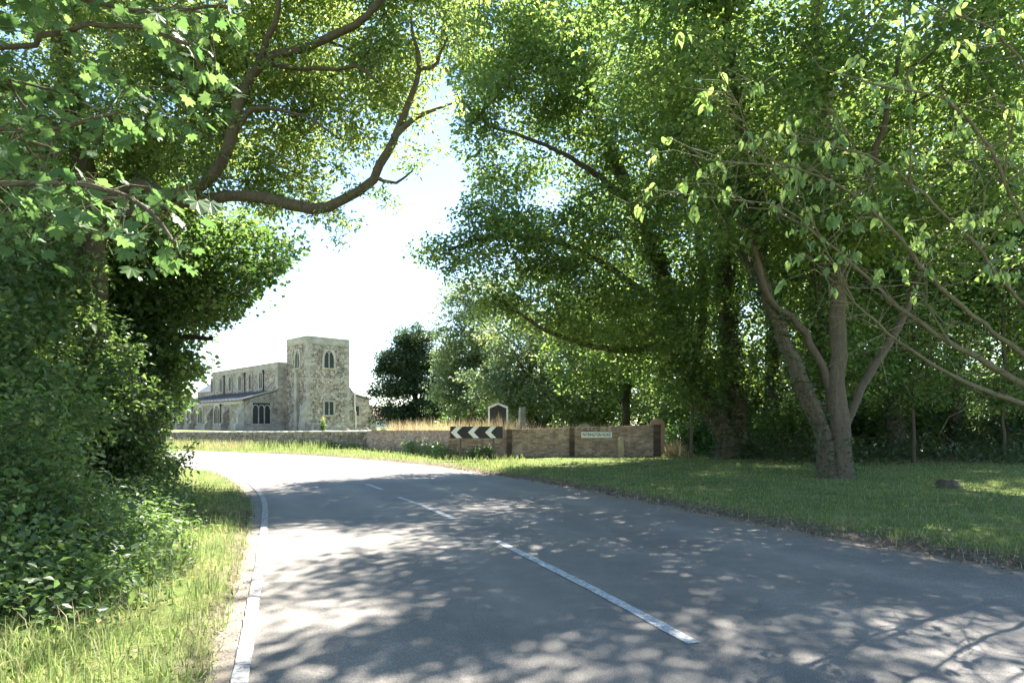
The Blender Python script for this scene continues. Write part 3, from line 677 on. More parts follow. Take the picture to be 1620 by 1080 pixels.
# distant cottages
def cottage(x, y, rz, wd, dp, eave, ridge, label):
    r = empty('cottage', (x, y, ground_at(x, y)-.2), rz, label, 'house')
    MB().box(-wd/2, wd/2, -dp/2, dp/2, 0, eave).build('wall', M['render_white'], r)
    rf = MB().prism([(-dp/2-.3, eave-.15), (dp/2+.3, eave-.15), (0, ridge)], lambda a, b, d: (d, a, b), -wd/2-.3, wd/2+.3).build('roof', M['roof_red'], r)
    MB().box(-wd/2+.5, -wd/2+1.3, -.4, .4, ridge-.7, ridge+1.1).build('chimney', M['brick'], rf)
    for xx in (-wd/3.2, 0, wd/3.2):
        for z in (1.0, 3.6):
            if z+1.2 < eave:
                wn = MB().box(xx-.5, xx+.5, -dp/2-.03, -dp/2-.001, z, z+1.2).build('window', M['glass_dark'], r)
                MB().box(xx-.6, xx+.6, -dp/2-.1, -dp/2-.031, z-.1, z-.002).build('sill', M['render_white'], wn)
cottage(-30, 150, .5, 9, 6, 2.2, 4.3, 'distant red-roofed cottage glimpsed between the church and dark tree')
cottage(-66, 122, -.4, 9, 7, 4.2, 7.0, 'distant red-roofed white cottage beyond the east end of the church')

# ------------------------------------------------------------------ trees
GAP = [(705, 118), (722, 160), (712, 235), (748, 290), (700, 345), (660, 375), (700, 450), (760, 470), (735, 505), (700, 545), (610, 600), (610, 700), (255, 700), (290, 655), (335, 610), (360, 565), (375, 505), (425, 450), (465, 420), (490, 395), (520, 355), (590, 335), (640, 300), (668, 262), (680, 215), (672, 150)]
def blobs(ell, n, rg, carve=.0, freq=.9, shell=.3, gap=None, zmin=.4):
    """clump centres through a union of ellipsoids, thinned into uneven masses"""
    out = []
    vol = np.array([e[1][0]*e[1][1]*e[1][2] for e in ell])**.8; vol /= vol.sum()
    for (c, r), v in zip(ell, vol):
        k = int(n*v)+2; u = rg.normal(size=(k, 3)); u /= np.linalg.norm(u, axis=1, keepdims=True)
        rad = rg.uniform(0, 1, (k, 1))**shell
        out.append(np.array(c)+u*rad*np.array(r))
    p = np.vstack(out)
    ph = rg.uniform(0, 6, 6)
    f = np.sin(p[:, 0]*freq*1.9+ph[0])+np.sin(p[:, 1]*freq*1.7+ph[1])+np.sin(p[:, 2]*freq*2.3+ph[2])+np.sin((p[:, 0]+p[:, 2])*freq*1.3+ph[3])+np.sin((p[:, 1]-p[:, 2])*freq*1.5+ph[4])
    p = p[f > -2.2+carve*4]
    if gap is not None:
        a, b = proj(p); p = p[~in_poly(a, b, gap)]
    return p[p[:, 2] > zmin]
def sun_gaps(p, spots, rg, k=.85):
    """open the crown where the sun comes through to the lane"""
    gx_ = p[:, 0]-p[:, 2]*S.x/S.z; gy_ = p[:, 1]-p[:, 2]*S.y/S.z; keep = np.ones(len(p), bool)
    for x, y, rx_, ry_ in spots: keep &= ~((((gx_-x)/rx_)**2+((gy_-y)/ry_)**2 < 1) & (rg.uniform(size=len(p)) < k))
    return p[keep]
SPOTS = [(-1.5, 5.3, 1.0, .95), (2.6, 4.9, .9, .5), (3.6, 4.7, .8, .5), (-2.4, 8.0, 1.0, .8), (12, 14.5, 1.6, .8), (13.5, 18, 2, .8), (8.5, 19.5, 1.5, .7), (5.5, 17, 1.2, .8), (10, 11.8, 1.2, .6)]
class Tree:
    def __init__(s, name, label, cat, base, bark_, seed, group=None):
        s.base = np.array([base[0], base[1], ground_at(base[0], base[1])]); s.root = empty(name, tuple(s.base), 0, label, cat, group)
        s.bark = bark_; s.rg = np.random.default_rng(seed); s.pos = []; s.par = []; s.dir = []; s.tub = []; s.nexp = 0
        s.ntw = 0
    def limb(s, pts, r0, r1, part='limb', sides=10, step=.3, wob=.03, flare=0):
        c = catmull(pts, step); n = len(c); f = np.linspace(0, 1, n)
        c = c+s.rg.normal(0, wob, c.shape)*np.minimum(1, f*4)[:, None]*np.array([1, 1, .5])
        r = r0+(r1-r0)*f**.85
        r = r*(1+.07*np.sin(f*n*.31+s.rg.uniform(0, 6))+.05*np.sin(f*n*.83+s.rg.uniform(0, 6)))
        if flare: r = r*(1+flare*np.exp(-(c[:, 2]-c[0, 2])/.45))
        if part == 'trunk': sides = 26
        # parallel-transported rings
        tn = np.gradient(c, axis=0); tn /= np.linalg.norm(tn, axis=1, keepdims=True)
        a = np.cross(tn[0], [.3, .9, .1]); a /= np.linalg.norm(a); V = []
        lob = s.rg.uniform(0, 6, 3)
        for i in range(n):
            a = a-tn[i]*(a@tn[i]); a /= np.linalg.norm(a); b = np.cross(tn[i], a)
            an = np.arange(sides)*2*np.pi/sides
            rr = r[i]*(1+.07*np.sin(3*an+lob[0]+i*.15)+.05*np.sin(2*an+lob[1]-i*.2)+s.rg.normal(0, .02, sides))
            if part == 'trunk': rr = rr*(1+.045*np.sin(7*an+lob[2]+.5*np.sin(i*.4))+.03*np.sin(11*an+lob[0]+.6*np.sin(i*.27+1)))
            V.append(c[i]+(np.cos(an)*rr)[:, None]*a+(np.sin(an)*rr)[:, None]*b)
        V = np.vstack(V); q = []
        for i in range(n-1):
            j = np.arange(sides); k = (j+1) % sides; q.append(np.stack([i*sides+j, i*sides+k, (i+1)*sides+k, (i+1)*sides+j], 1))
        me = mesh_tri(part, V-s.base, np.vstack(q), s.bark, True); link(part, me, s.root)
        n0 = len(s.pos)
        for i in range(n):
            s.pos.append(c[i]); s.par.append(n0+i-1 if i else -1); s.dir.append(tn[i])
        s.tub.append((c, r)); return c
    def twigs(s, cl, step=.55, rt=.007, name='branches', rmax=.11, start=0.12):
        """grow thin branches from the limbs out to every clump"""
        n0 = len(s.pos); tot = n0+len(cl)*12
        pos = np.zeros((tot, 3)); pos[:n0] = s.pos; dr = np.zeros((tot, 3)); dr[:n0] = s.dir; par = np.full(tot, -1); cnt = np.zeros(tot); n = n0
        zl = pos[:n0, 2]; usable = np.ones(tot, bool); usable[:n0] = zl > zl.min()+start*(zl.max()-zl.min())
        d0 = np.array([np.min(np.linalg.norm(pos[:n0]-c, axis=1)) for c in cl]); edges = []
        for k in np.argsort(d0):
            c = cl[k]; dv = c-pos[:n]; dist = np.linalg.norm(dv, axis=1)
            cost = dist*(1+.35*(1-np.sum(dv*dr[:n], 1)/(dist+1e-6)))+np.where(usable[:n], 0, 50)
            i = int(np.argmin(cost)); D_ = dist[i]
            m_ = min(10, max(1, int(D_/step))); ctrl = pos[i]+dr[i]*D_*.4+s.rg.normal(0, .08, 3)*D_; last = i
            for j in range(1, m_+1):
                f = j/m_; p = (1-f)**2*pos[i]+2*f*(1-f)*ctrl+f*f*c
                if j < m_: p = p+s.rg.normal(0, .05*step, 3)
                if n >= tot: break
                pos[n] = p; par[n] = last; v = p-pos[last]; dr[n] = v/(np.linalg.norm(v)+1e-6); edges.append((last, n)); last = n; n += 1
        cnt[:] = 0
        ch = np.zeros(n); deg = np.zeros(n)
        for a, b in edges: deg[a] += 1
        for a, b in edges[::-1]:
            if ch[b] == 0: ch[b] = 1
            ch[a] += ch[b] if a >= n0 else 0
        if not edges: return
        E = np.array(edges); r1 = np.minimum(rt*np.maximum(ch[E[:, 1]], 1)**.5, rmax); r0 = np.where(E[:, 0] >= n0, np.minimum(rt*np.maximum(ch[E[:, 0]], 1)**.5, rmax), r1*1.15); r0 = np.minimum(r0, r1*1.6)
        A, B = pos[E[:, 0]], pos[E[:, 1]]; t_ = B-A; t_ /= np.linalg.norm(t_, axis=1, keepdims=True)+1e-9
        a = np.cross(t_, np.where(np.abs(t_[:, 2:3]) > .9, [[1., 0, 0]], [[0, 0, 1.]])); a /= np.linalg.norm(a, axis=1, keepdims=True)+1e-9; b = np.cross(t_, a)
        K = 4; V = np.zeros((len(E), 2*K, 3))
        for j in range(K):
            o = math.cos(2*math.pi*j/K)*a+math.sin(2*math.pi*j/K)*b
            V[:, j] = A+o*r0[:, None]; V[:, K+j] = B+o*r1[:, None]
        i = np.arange(len(E))[:, None]*2*K
        T = np.concatenate([np.concatenate([i+j, i+(j+1) % K, i+K+(j+1) % K, i+K+j], 1) for j in range(K)], 0)
        link(name, mesh_tri(name, V.reshape(-1, 3)-s.base, T, s.bark, True), s.root, kind='stuff')
    def foliage(s, cl, per, rc, L, mat, wr=.62, up=.6, droop=.35, name='crown', flat=.6, gap=None, Lv=.3):
        n = len(cl)*per; c = np.repeat(cl, per, 0); tone = np.repeat(s.rg.uniform(.05, 1, len(cl)), per); csz = np.repeat(s.rg.uniform(.8, 1.2, len(cl)), per)
        o = s.rg.normal(size=(n, 3)); o /= np.linalg.norm(o, axis=1, keepdims=True); o *= (s.rg.uniform(0, 1, (n, 1))**.45)*rc
        o[:, 2] *= flat
        p = c+o; 
        p[:, 2] -= .25*np.hypot(o[:, 0], o[:, 1])**2/max(rc, .1)
        keep = p[:, 2] > .1
        if gap is not None:
            a, b = proj(p); g = in_poly(a, b, gap); keep &= ~(g & (s.rg.uniform(size=n) < .9))
        p = p[keep]; o = o[keep]; tone = tone[keep]
        V, T = leaf_arrays(p, csz[keep]*L*s.rg.uniform(1-Lv, 1+Lv, len(p)), wr, up, droop, o/rc*1.1, rg=s.rg)
        s.ntw += len(T)
        return link(name, mesh_tri(name, V-s.base, T, mat, False, {'tone': np.repeat(tone, 4)}), s.root, kind=None)
    def ivy(s, idx, f0, f1, dens, L=.08, mat=None, thick=.10):
        Vs = []; 
        for k in idx:
            c, r = s.tub[k]; n = len(c); i0, i1 = int(n*f0), max(int(n*f1), int(n*f0)+2)
            ln = np.linalg.norm(np.diff(c[i0:i1], axis=0), axis=1).sum(); m_ = int(ln*dens)
            t_ = s.rg.uniform(i0, i1-1.001, m_); i = t_.astype(int); fr = (t_-i)[:, None]
            p = c[i]*(1-fr)+c[i+1]*fr; an = s.rg.uniform(0, 2*np.pi, m_)
            bulge = .5+.5*np.sin(an*2+p[:, 2]*2.1)*np.sin(p[:, 2]*1.3+an)
            rad = r[i]+thick*s.rg.uniform(.1, 1, m_)*(.4+bulge)
            o = np.stack([np.cos(an), np.sin(an), np.zeros(m_)], 1)
            Vs.append((p+o*rad[:, None], o))
        p = np.vstack([v[0] for v in Vs]); o = np.vstack([v[1] for v in Vs])
        V, T = leaf_arrays(p, L*s.rg.uniform(.7, 1.3, len(p)), .8, .3, .6, o*.6, rg=s.rg)
        link('ivy', mesh_tri('ivy', V-s.base, T, mat or M['leaf_ivy']), s.root)

# --- right-hand verge: multi-stemmed tree standing on the lawn
Y1 = 15.9
t1 = Tree('verge_tree', 'tall multi-stemmed tree with pale furrowed trunk standing on the shaded lawn', 'tree', P(1325, 752, Y1)[:2], M['bark_pale'], 11)
bz = t1.base[2]-.15
def LP(*pts): return [P(a, b, y) for a, b, y in pts]
def base_to(t, dx, dy, pts): return [(t.base[0]+dx, t.base[1]+dy, t.base[2]-.2)]+pts
t1.limb(base_to(t1, .05, 0, LP((1326, 690, Y1), (1323, 620, Y1), (1326, 540, Y1), (1322, 430, Y1), (1312, 300, Y1+.3), (1300, 150, Y1+.4), (1290, 0, Y1+.5))), .245, .11, 'trunk', 14, flare=.55)
t1.limb(base_to(t1, -.22, -.02, LP((1303, 690, Y1), (1280, 630, Y1), (1238, 530, Y1-.1), (1206, 440, Y1-.3), (1190, 330, Y1-.6), (1170, 190, Y1-1), (1150, 40, Y1-1.4))), .205, .08, 'trunk', 12, flare=.5)
t1.limb(LP((1330, 690, Y1), (1348, 650, Y1+.1), (1376, 590, Y1+.3), (1422, 520, Y1+.6), (1452, 430, Y1+1), (1490, 290, Y1+1.6), (1510, 120, Y1+2)), .115, .05, 'limb', 10)
t1.limb(LP((1318, 640, Y1), (1296, 560, Y1-.1), (1250, 500, Y1-.3), (1215, 470, Y1-.6), (1185, 380, Y1-.9), (1150, 300, Y1-1.4)), .11, .04, 'limb', 9)
t1.limb(LP((1322, 430, Y1), (1345, 340, Y1-.4), (1390, 230, Y1-1), (1420, 90, Y1-1.6)), .13, .05, 'limb', 8)
t1.limb(LP((1204, 440, Y1-.3), (1180, 410, Y1+.4), (1130, 330, Y1+1.4), (1090, 230, Y1+2)), .12, .05, 'limb', 8)
e1 = [((8.0, 16, 11.5), (5.6, 5.5, 5.8)), ((5.2, 14.6, 10.5), (3.6, 3.4, 3.8)), ((11, 15.5, 9.5), (3.5, 3.8, 3.6)), ((6.6, 14.8, 6.9), (2.6, 2.4, 1.4)), ((8.4, 17, 15.6), (3.4, 3.4, 2.2)), ((2.7, 13.2, 11.6), (2.3, 2.3, 1.7))]  # last lobe here, mostly above view, is added to shade the near lane
e1 += [((6.6, 14.3, 6.4), (2.4, 1.4, .9)), ((9.4, 14.6, 6.9), (2.4, 1.6, 1.0)), ((11.2, 15, 6.2), (1.8, 1.6, 1.2))]
cl = blobs(e1, 1350, t1.rg, .40, .55, .4, GAP, 4.6)
cl = sun_gaps(cl, SPOTS, t1.rg)
t1.twigs(cl); t1.foliage(cl, 92, .74, .14, M['leaf_lime'], gap=None, flat=.45)
t1.ivy([0, 1], .0, .14, 200, .08, thick=.06); t1.ivy([1], .1, .4, 170, .08, thick=.07); t1.ivy([0, 1, 2], .38, .95, 260, .09, thick=.22)

# --- second verge tree, leaning, ivy-clad, with the broad crown over the road
Y2 = 24.6
t2 = Tree('verge_tree', 'broad leaning ivy-clad tree whose crown spreads over the brick wall', 'tree', P(1155, 722, Y2)[:2], M['bark_brown'], 12)
t2.limb(base_to(t2, -.1, 0, LP((1150, 690, Y2), (1118, 640, Y2), (1092, 585, Y2), (1070, 520, Y2-.3), (1045, 430, Y2-.8), (1000, 320, Y2-1.4), (950, 200, Y2-2), (910, 80, Y2-2.4))), .42, .12, 'trunk', 12, flare=.35)
t2.limb(base_to(t2, .25, .2, LP((1166, 680, Y2+.2), (1160, 600, Y2+.2), (1150, 480, Y2+.3), (1142, 350, Y2+.4), (1130, 180, Y2+.4), (1125, 20, Y2+.4))), .36, .12, 'trunk', 12, flare=.3)
t2.limb(LP((1092, 585, Y2), (1050, 545, Y2-.6), (1000, 555, Y2-1.4), (930, 545, Y2-2.4), (860, 520, Y2-3.2), (780, 470, Y2-4)), .17, .05, 'limb', 8)
t2.limb(LP((1062, 500, Y2-.3), (990, 440, Y2-1), (900, 390, Y2-2), (800, 370, Y2-3), (710, 395, Y2-3.6)), .17, .05, 'limb', 8)
t2.limb(LP((1090, 580, Y2), (1110, 520, Y2), (1112, 430, Y2-.2), (1095, 300, Y2-.4), (1080, 150, Y2-.5)), .2, .07, 'limb', 8)
t2.limb(LP((1000, 320, Y2-1.4), (920, 260, Y2-2.5), (840, 220, Y2-3.2), (770, 200, Y2-3.8)), .13, .04, 'limb', 8)
e2 = [((4.8, 23, 11.8), (6.2, 5, 6.6)), ((1.2, 21.4, 11), (3.8, 3.2, 4.6)), ((-.4, 20.6, 7.9), (3.0, 2.4, 1.6)), ((1.2, 21.2, 5.7), (2.8, 2.4, 1.7)), ((4.6, 22.2, 5.0), (4.0, 2.6, 1.7)), ((.6, 21.6, 15), (3.2, 3.2, 3.4)), ((8.5, 25, 13), (4.5, 4, 5))]
cl = blobs(e2, 1550, t2.rg, .2, .5, .42, GAP, 2.9)
tip2 = np.array([P(a_, b_, y_) for a_, b_, y_ in ((660, 398, 21), (678, 408, 21), (700, 400, 21), (720, 412, 21), (690, 385, 21), (740, 400, 21), (715, 430, 21), (740, 450, 20.8), (775, 470, 20.6), (760, 488, 20.6), (800, 490, 20.8), (735, 365, 21), (770, 200, 20.8), (790, 215, 20.8), (760, 180, 20.8), (765, 330, 21), (780, 350, 21), (742, 95, 20.8), (755, 130, 20.8), (738, 165, 20.8), (735, 205, 20.8), (760, 240, 20.8), (775, 285, 20.8), (745, 330, 21), (725, 385, 21), (735, 60, 20.6), (760, 30, 20.6), (730, 15, 20.4), (780, 160, 21), (750, 190, 21), (800, 310, 21))])
cl = np.vstack([sun_gaps(cl, SPOTS, t2.rg), tip2])
t2.twigs(cl); t2.foliage(tip2, 60, .5, .14, M['leaf_lime']); t2.foliage(cl, 86, .84, .15, M['leaf_lime'], gap=GAP, flat=.45)
t2.ivy([0, 1], .0, .55, 520, .11, thick=.2)

# --- the strip of woodland behind the lawn
def wood_tree(x, y, h, rw, seed, label, lean=(0, 0), mat='leaf_lime', per=70, n=420, L=.21, lo=3.2, bk='bark_dark', ivyd=300, r0=.32, name='woodland_tree', group='trees of the wood behind the lawn', zlow=3.0, gap=GAP):
    t_ = Tree(name, label, 'tree', (x, y), M[bk], seed, group); b = t_.base
    dx, dy = lean
    t_.limb([(b[0], b[1], b[2]-.2), (b[0]+dx*.1, b[1], b[2]+h*.15), (b[0]+dx*.35, b[1]+dy*.3, b[2]+h*.4), (b[0]+dx*.7, b[1]+dy*.7, b[2]+h*.7), (b[0]+dx, b[1]+dy, b[2]+h*.93)], r0, .05, 'trunk', 9, .5, flare=.4)
    for k in range(4):
        a = t_.rg.uniform(0, 6.28); f = .3+.14*k; s0 = np.array([b[0]+dx*f*.9, b[1]+dy*f*.9, b[2]+h*f]); q_ = np.array([math.cos(a), math.sin(a), 0])
        t_.limb([s0, s0+q_*rw*.3+[0, 0, h*.07], s0+q_*rw*.75+[0, 0, h*.16]], r0*.4, .03, 'limb', 6, .5)
    e = [((x+dx*.6, y+dy*.6, lo+(h-lo)*.55), (rw, rw*.85, (h-lo)*.5)), ((x+dx*.5-rw*.4, y-.4, lo+(h-lo)*.3), (rw*.7, rw*.6, (h-lo)*.25)), ((x+dx*.5+rw*.45, y, lo+(h-lo)*.35), (rw*.65, rw*.6, (h-lo)*.25))]
    cl_ = sun_gaps(blobs(e, n, t_.rg, .26, .6, .36, gap, zlow), SPOTS, t_.rg); t_.twigs(cl_, .9, .009); t_.foliage(cl_, per, 1.0, L, M[mat], gap=gap)
    if ivyd: t_.ivy([0], 0, .5, ivyd, .13, thick=.16)
    return t_
wood_tree(15.0, 24.8, 17, 4.8, 21, 'ivy-covered straight woodland tree right of the pale multi-stemmed trunk', ivyd=420, r0=.36)
wood_tree(18.6, 26.6, 18, 5.0, 22, 'slender dark woodland tree behind the drooping cherry branches', lean=(.5, 0), ivyd=200, r0=.24)
wood_tree(12.2, 29.5, 18, 5.2, 23, 'dark woodland tree between the two verge trees', r0=.3)
wood_tree(22.5, 25.2, 16, 5.0, 24, 'ivy-covered woodland tree at the far end of the lawn', r0=.3)
wood_tree(17, 35, 19, 6, 25, 'tall woodland tree deep behind the slender trunk', r0=.3, L=.26, per=55)
wood_tree(26, 33, 18, 6, 26, 'tall woodland tree deep in the wood', r0=.3, L=.26, per=50)
wood_tree(6.5, 36, 15, 4.6, 27, 'leafy tree rising behind the end of the brick wall', lo=2.4, zlow=1.6, r0=.26, L=.24, per=55)
wood_tree(10.5, 21.6, 14, 2.6, 28, 'thin dark stem close behind the pale multi-stemmed tree', lo=6, zlow=6, r0=.16, n=150, ivyd=160)
def bush(name, label, ell, n, per, L, mat, seed, rc=.42, bk='bark_dark', cat='bush', group=None, carve=.08, zmin=.12, gap=None, stems=5, droop=.35, wr=.62, up=.5, big=False):
    c0 = np.mean([e[0] for e in ell], 0); t_ = Tree(name, label, cat, (c0[0], c0[1]), M[bk], seed, group); b = t_.base
    for k in range(stems):
        e = ell[k % len(ell)]; tp = np.array(e[0])+t_.rg.normal(0, .3, 3)*np.array(e[1])+[0, 0, e[1][2]*.3]
        st = b+[t_.rg.normal(0, .25), t_.rg.normal(0, .25), -.1]
        st[2] = ground_at(st[0], st[1])-.1
        t_.limb([st, st*.5+tp*.5+t_.rg.normal(0, .15, 3), tp], .05, .012, 'stem', 5, .35)
    cl_ = blobs(ell, n, t_.rg, carve, 1.6, .42, gap, zmin); t_.twigs(cl_, .4, .004, rmax=.03, start=.1); t_.foliage(cl_, per, rc, L, M[mat], wr, up, droop, 'foliage', .8, gap)
    if big: t_.foliage(cl_[::3], 9, rc*1.25, L*1.7, M['leaf_syc'], .7, up, droop, 'large_leaves', .8, gap)
    return t_
for k, (x, y, r, h, lb) in enumerate(((8.9, 28.2, 1.7, 2.6, 'dark shrub behind the straw tuft at the end of the wall'), (11.3, 26.4, 1.7, 2.3, 'low leafy shrub between the two verge trees'), (13.6, 27.6, 1.9, 3.0, 'ivy-leaved shrub left of the straight ivy-covered trunk'),
        (16.6, 27.2, 1.9, 2.8, 'bushy shrub right of the straight ivy-covered trunk'), (18.8, 29.0, 2.2, 3.4, 'leafy shrub behind the slender woodland trunk'), (20.6, 25.6, 2.0, 2.5, 'dark shrub between the slender trunk and the far lawn tree'),
        (23.8, 27.6, 2.4, 3.4, 'big leafy shrub behind the tree at the far end of the lawn'), (10.4, 32, 2.6, 4.6, 'tall shrub deep behind the leaning verge tree'), (15, 32, 2.8, 4.8, 'tall ivy-leaved shrub deep behind the straight trunk'), (20.5, 33, 3.0, 5.0, 'tall leafy shrub deep in the wood'), (26.5, 31, 3, 5, 'tall dark shrub at the deep corner of the wood'), (13, 38, 3.6, 5.4, 'sunlit thicket glimpsed between the verge trees'), (20, 40, 3.8, 5.6, 'sunlit thicket glimpsed right of the straight trunk'), (28, 39, 4, 5.6, 'sunlit thicket behind the far end of the lawn'))):
    bush('shrub', lb, [((x, y, h*.42), (r, r*.7, h*.5)), ((x+.5, y+.2, h*.75), (r*.75, r*.6, h*.4)), ((x-.6*r, y, h*.3), (r*.7, r*.6, h*.34))], 210, 46, .16 if y < 31 else .22, ('leaf_maple', 'leaf_lime', 'leaf_ivy')[k % 3] if y < 37 else 'leaf_far', 40+k, .6 if y < 31 else .8, group='undergrowth shrubs behind the lawn', carve=.12)
for k, (x, y, h, lb) in enumerate(((10.3, 20.6, 6.2, 'slim understorey sapling just behind the pale multi-stemmed trunk'), (13.6, 21.4, 6.0, 'slim leafy sapling before the straight ivy-covered trunk'), (6.7, 23.6, 6.4, 'slim leafy sapling at the end of the brick wall'), (17.6, 22.6, 6.4, 'slim leafy sapling before the slender woodland trunk'))):
    wood_tree(x, y, h, 2.0, 170+k, lb, n=130, per=52, L=.14, lo=2.0, zlow=1.8, ivyd=0, r0=.06, name='sapling', group='understorey saplings of the wood')
# --- trees behind the churchyard wall
t = wood_tree(1.4, 47, 13, 4.6, 31, 'pale drooping willow behind the notice board', mat='leaf_willow', L=.26, per=60, n=420, lo=.8, zlow=1.0, ivyd=0, bk='bark_brown', name='willow_tree', group=None)
t = wood_tree(-3.6, 58, 15.2, 3.6, 32, 'pale silvery tree with open crown beside the dark broad tree', mat='leaf_willow', L=.26, per=60, n=520, lo=1.6, zlow=1.2, ivyd=0, bk='bark_brown', name='silvery_tree', group=None, gap=None)
t = wood_tree(5.6, 44, 11, 4.2, 33, 'green drooping tree behind the name plate section of wall', mat='leaf_far', L=.24, per=60, n=360, lo=1.0, zlow=1.0, ivyd=0, bk='bark_brown', name='churchyard_tree', group=None)
t = wood_tree(12, 50, 15, 6, 34, 'sunlit tree beyond the wood, behind the leaning verge tree', mat='leaf_far', L=.32, per=50, n=360, lo=1.0, zlow=1.0, ivyd=0, bk='bark_brown', name='churchyard_tree', group=None)
t = wood_tree(24, 52, 15, 7, 35, 'sunlit tree far behind the wood', mat='leaf_far', L=.34, per=45, n=360, lo=1.0, zlow=1.0, ivyd=0, bk='bark_brown', name='churchyard_tree', group=None)
td = Tree('dark_tree', 'dark broad tree with heavy low boughs right of the church', 'tree', (-10.6, 70), M['bark_dark'], 36); b = td.base
td.limb([(b[0], b[1], b[2]-.2), (b[0]-.1, b[1], 4), (b[0]+.2, b[1], 8.5), (b[0]+.3, b[1], 12)], .45, .06, 'trunk', 9, .6, flare=.3)
for a, z, ln in ((3.0, 2.6, 3.6), (3.4, 4.6, 4), (2.8, 6.5, 3.6), (3.3, 8.6, 2.8), (.2, 4, 3.5), (-.3, 6.5, 3), (.3, 9, 2.2)):
    td.limb([(b[0], b[1], z), (b[0]+math.cos(a)*ln*.5, b[1]-.5, z+.5), (b[0]+math.cos(a)*ln, b[1]-.8, z+.5)], .14, .03, 'limb', 6, .5)
ed = [((-10.8, 70, 10.6), (2.6, 2.5, 2.2)), ((-12.2, 69.5, 8.3), (2.6, 2.4, 1.5)), ((-9.6, 70, 7.4), (3.2, 3, 2.6)), ((-12.6, 69, 5.4), (2.9, 2.4, 1.5)), ((-12, 69, 2.6), (3.4, 2.6, 1.7)), ((-13, 69.4, 7.2), (2.2, 2, 1.2)), ((-8.6, 69, 3.5), (2.6, 2.4, 2.4))]
cl = blobs(ed, 760, td.rg, .03, .8, .45, None, .5); td.twigs(cl, .9, .012); td.foliage(cl, 60, .85, .26, M['leaf_dark'])
for k, (x, y, r, h, lb) in enumerate(((-4, 63, 3.4, 4.2, 'dark hedge bush behind the pale silvery tree'), (1.5, 60, 3.4, 4.0, 'dark hedge bush behind the willow trunk'), (7, 58, 3.6, 4.4, 'dark hedge bush behind the memorial shaft'), (13.5, 60, 4, 4.6, 'dark hedge bush beyond the name plate section of wall'), (21, 62, 4.4, 5, 'dark hedge bush far behind the wood'), (30, 62, 4.6, 5, 'dark hedge bush far beyond the lawn tree'))):
    bush('churchyard_bush', lb, [((x, y, h*.42), (r, r*.6, h*.5)), ((x+.6, y, h*.7), (r*.7, r*.5, h*.4))], 170, 44, .32, 'leaf_dark' if k % 2 else 'leaf_maple', 140+k, .9, group='hedge bushes behind the churchyard', carve=.06)
# far hedgerow trees along the skyline
for k, (x, y, h, r, lb) in enumerate(((-38, 185, 7, 7, 'distant rounded tree on the skyline behind the red-roofed cottage'), (-24, 190, 9, 8, 'distant tree on the skyline behind the headstones'), (-92, 175, 8, 8, 'distant tree beyond the east end of the church'), (-104, 160, 8, 8, 'distant hedgerow tree past the white cottage'),
        (-6, 180, 10, 9, 'distant tree behind the pale silvery tree'), (8, 110, 11, 8, 'far tree behind the willow'), (28, 95, 12, 9, 'far tree behind the leaning verge tree'), (48, 92, 12, 9, 'far tree beyond the wood behind the multi-stemmed tree'), (68, 90, 12, 10, 'far tree beyond the wood behind the cherry'))):
    wood_tree(x, y, h, r, 60+k, lb, mat='leaf_far', L=.6, per=40, n=150, lo=.4, zlow=.3, ivyd=0, name='distant_tree', group='distant hedgerow trees')

# --- left side: dark maple over the hedge at the bend
tl = Tree('maple_tree', 'dark-leaved maple with ivy-clad trunk at the inside of the bend', 'tree', (-10.6, 17.2), M['bark_dark'], 81); b = tl.base
tl.limb([(b[0], b[1], b[2]-.2), (-10.6, 17.1, 1.6), (-10.4, 16.9, 3.6), (-10.1, 16.6, 5.6), (-9.8, 16.4, 8)], .42, .1, 'trunk', 12, flare=.4)
tl.limb([(-10.5, 17, 2.6), (-9.6, 16.4, 3.4), (-8.4, 15.8, 3.7), (-7.2, 15.2, 3.6)], .14, .04, 'limb', 8)
tl.limb([(-10.4, 16.9, 3.8), (-9, 16, 5), (-7.2, 15.4, 5.8), (-5.8, 14.8, 6)], .17, .04, 'limb', 8)
tl.limb([(-10.4, 16.9, 3.4), (-11.4, 15.4, 4.8), (-12, 14, 6)], .15, .04, 'limb', 8)
tl.limb([(-10.2, 16.7, 5), (-9, 15, 7), (-8, 14, 8.4)], .13, .04, 'limb', 8)
el = [((-9.6, 16, 6.6), (4.2, 3.2, 2.6)), ((-7.6, 15.2, 5.6), (2.4, 2, 1.5)), ((-9.4, 15.8, 4.0), (2.6, 2.4, 1.6)), ((-12.5, 15.5, 5), (2.6, 2.6, 3.4)), ((-10.4, 16.0, 2.0), (2.3, 1.8, 1.6)), ((-8.6, 15.4, 3.0), (1.6, 1.5, .9))]
cl = blobs(el, 1050, tl.rg, .06, .9, .42, GAP, .5); tl.twigs(cl); tl.foliage(cl, 88, .6, .125, M['leaf_maple'], .85, gap=GAP)
tl.ivy([0], 0, .7, 900, .1, thick=.3)

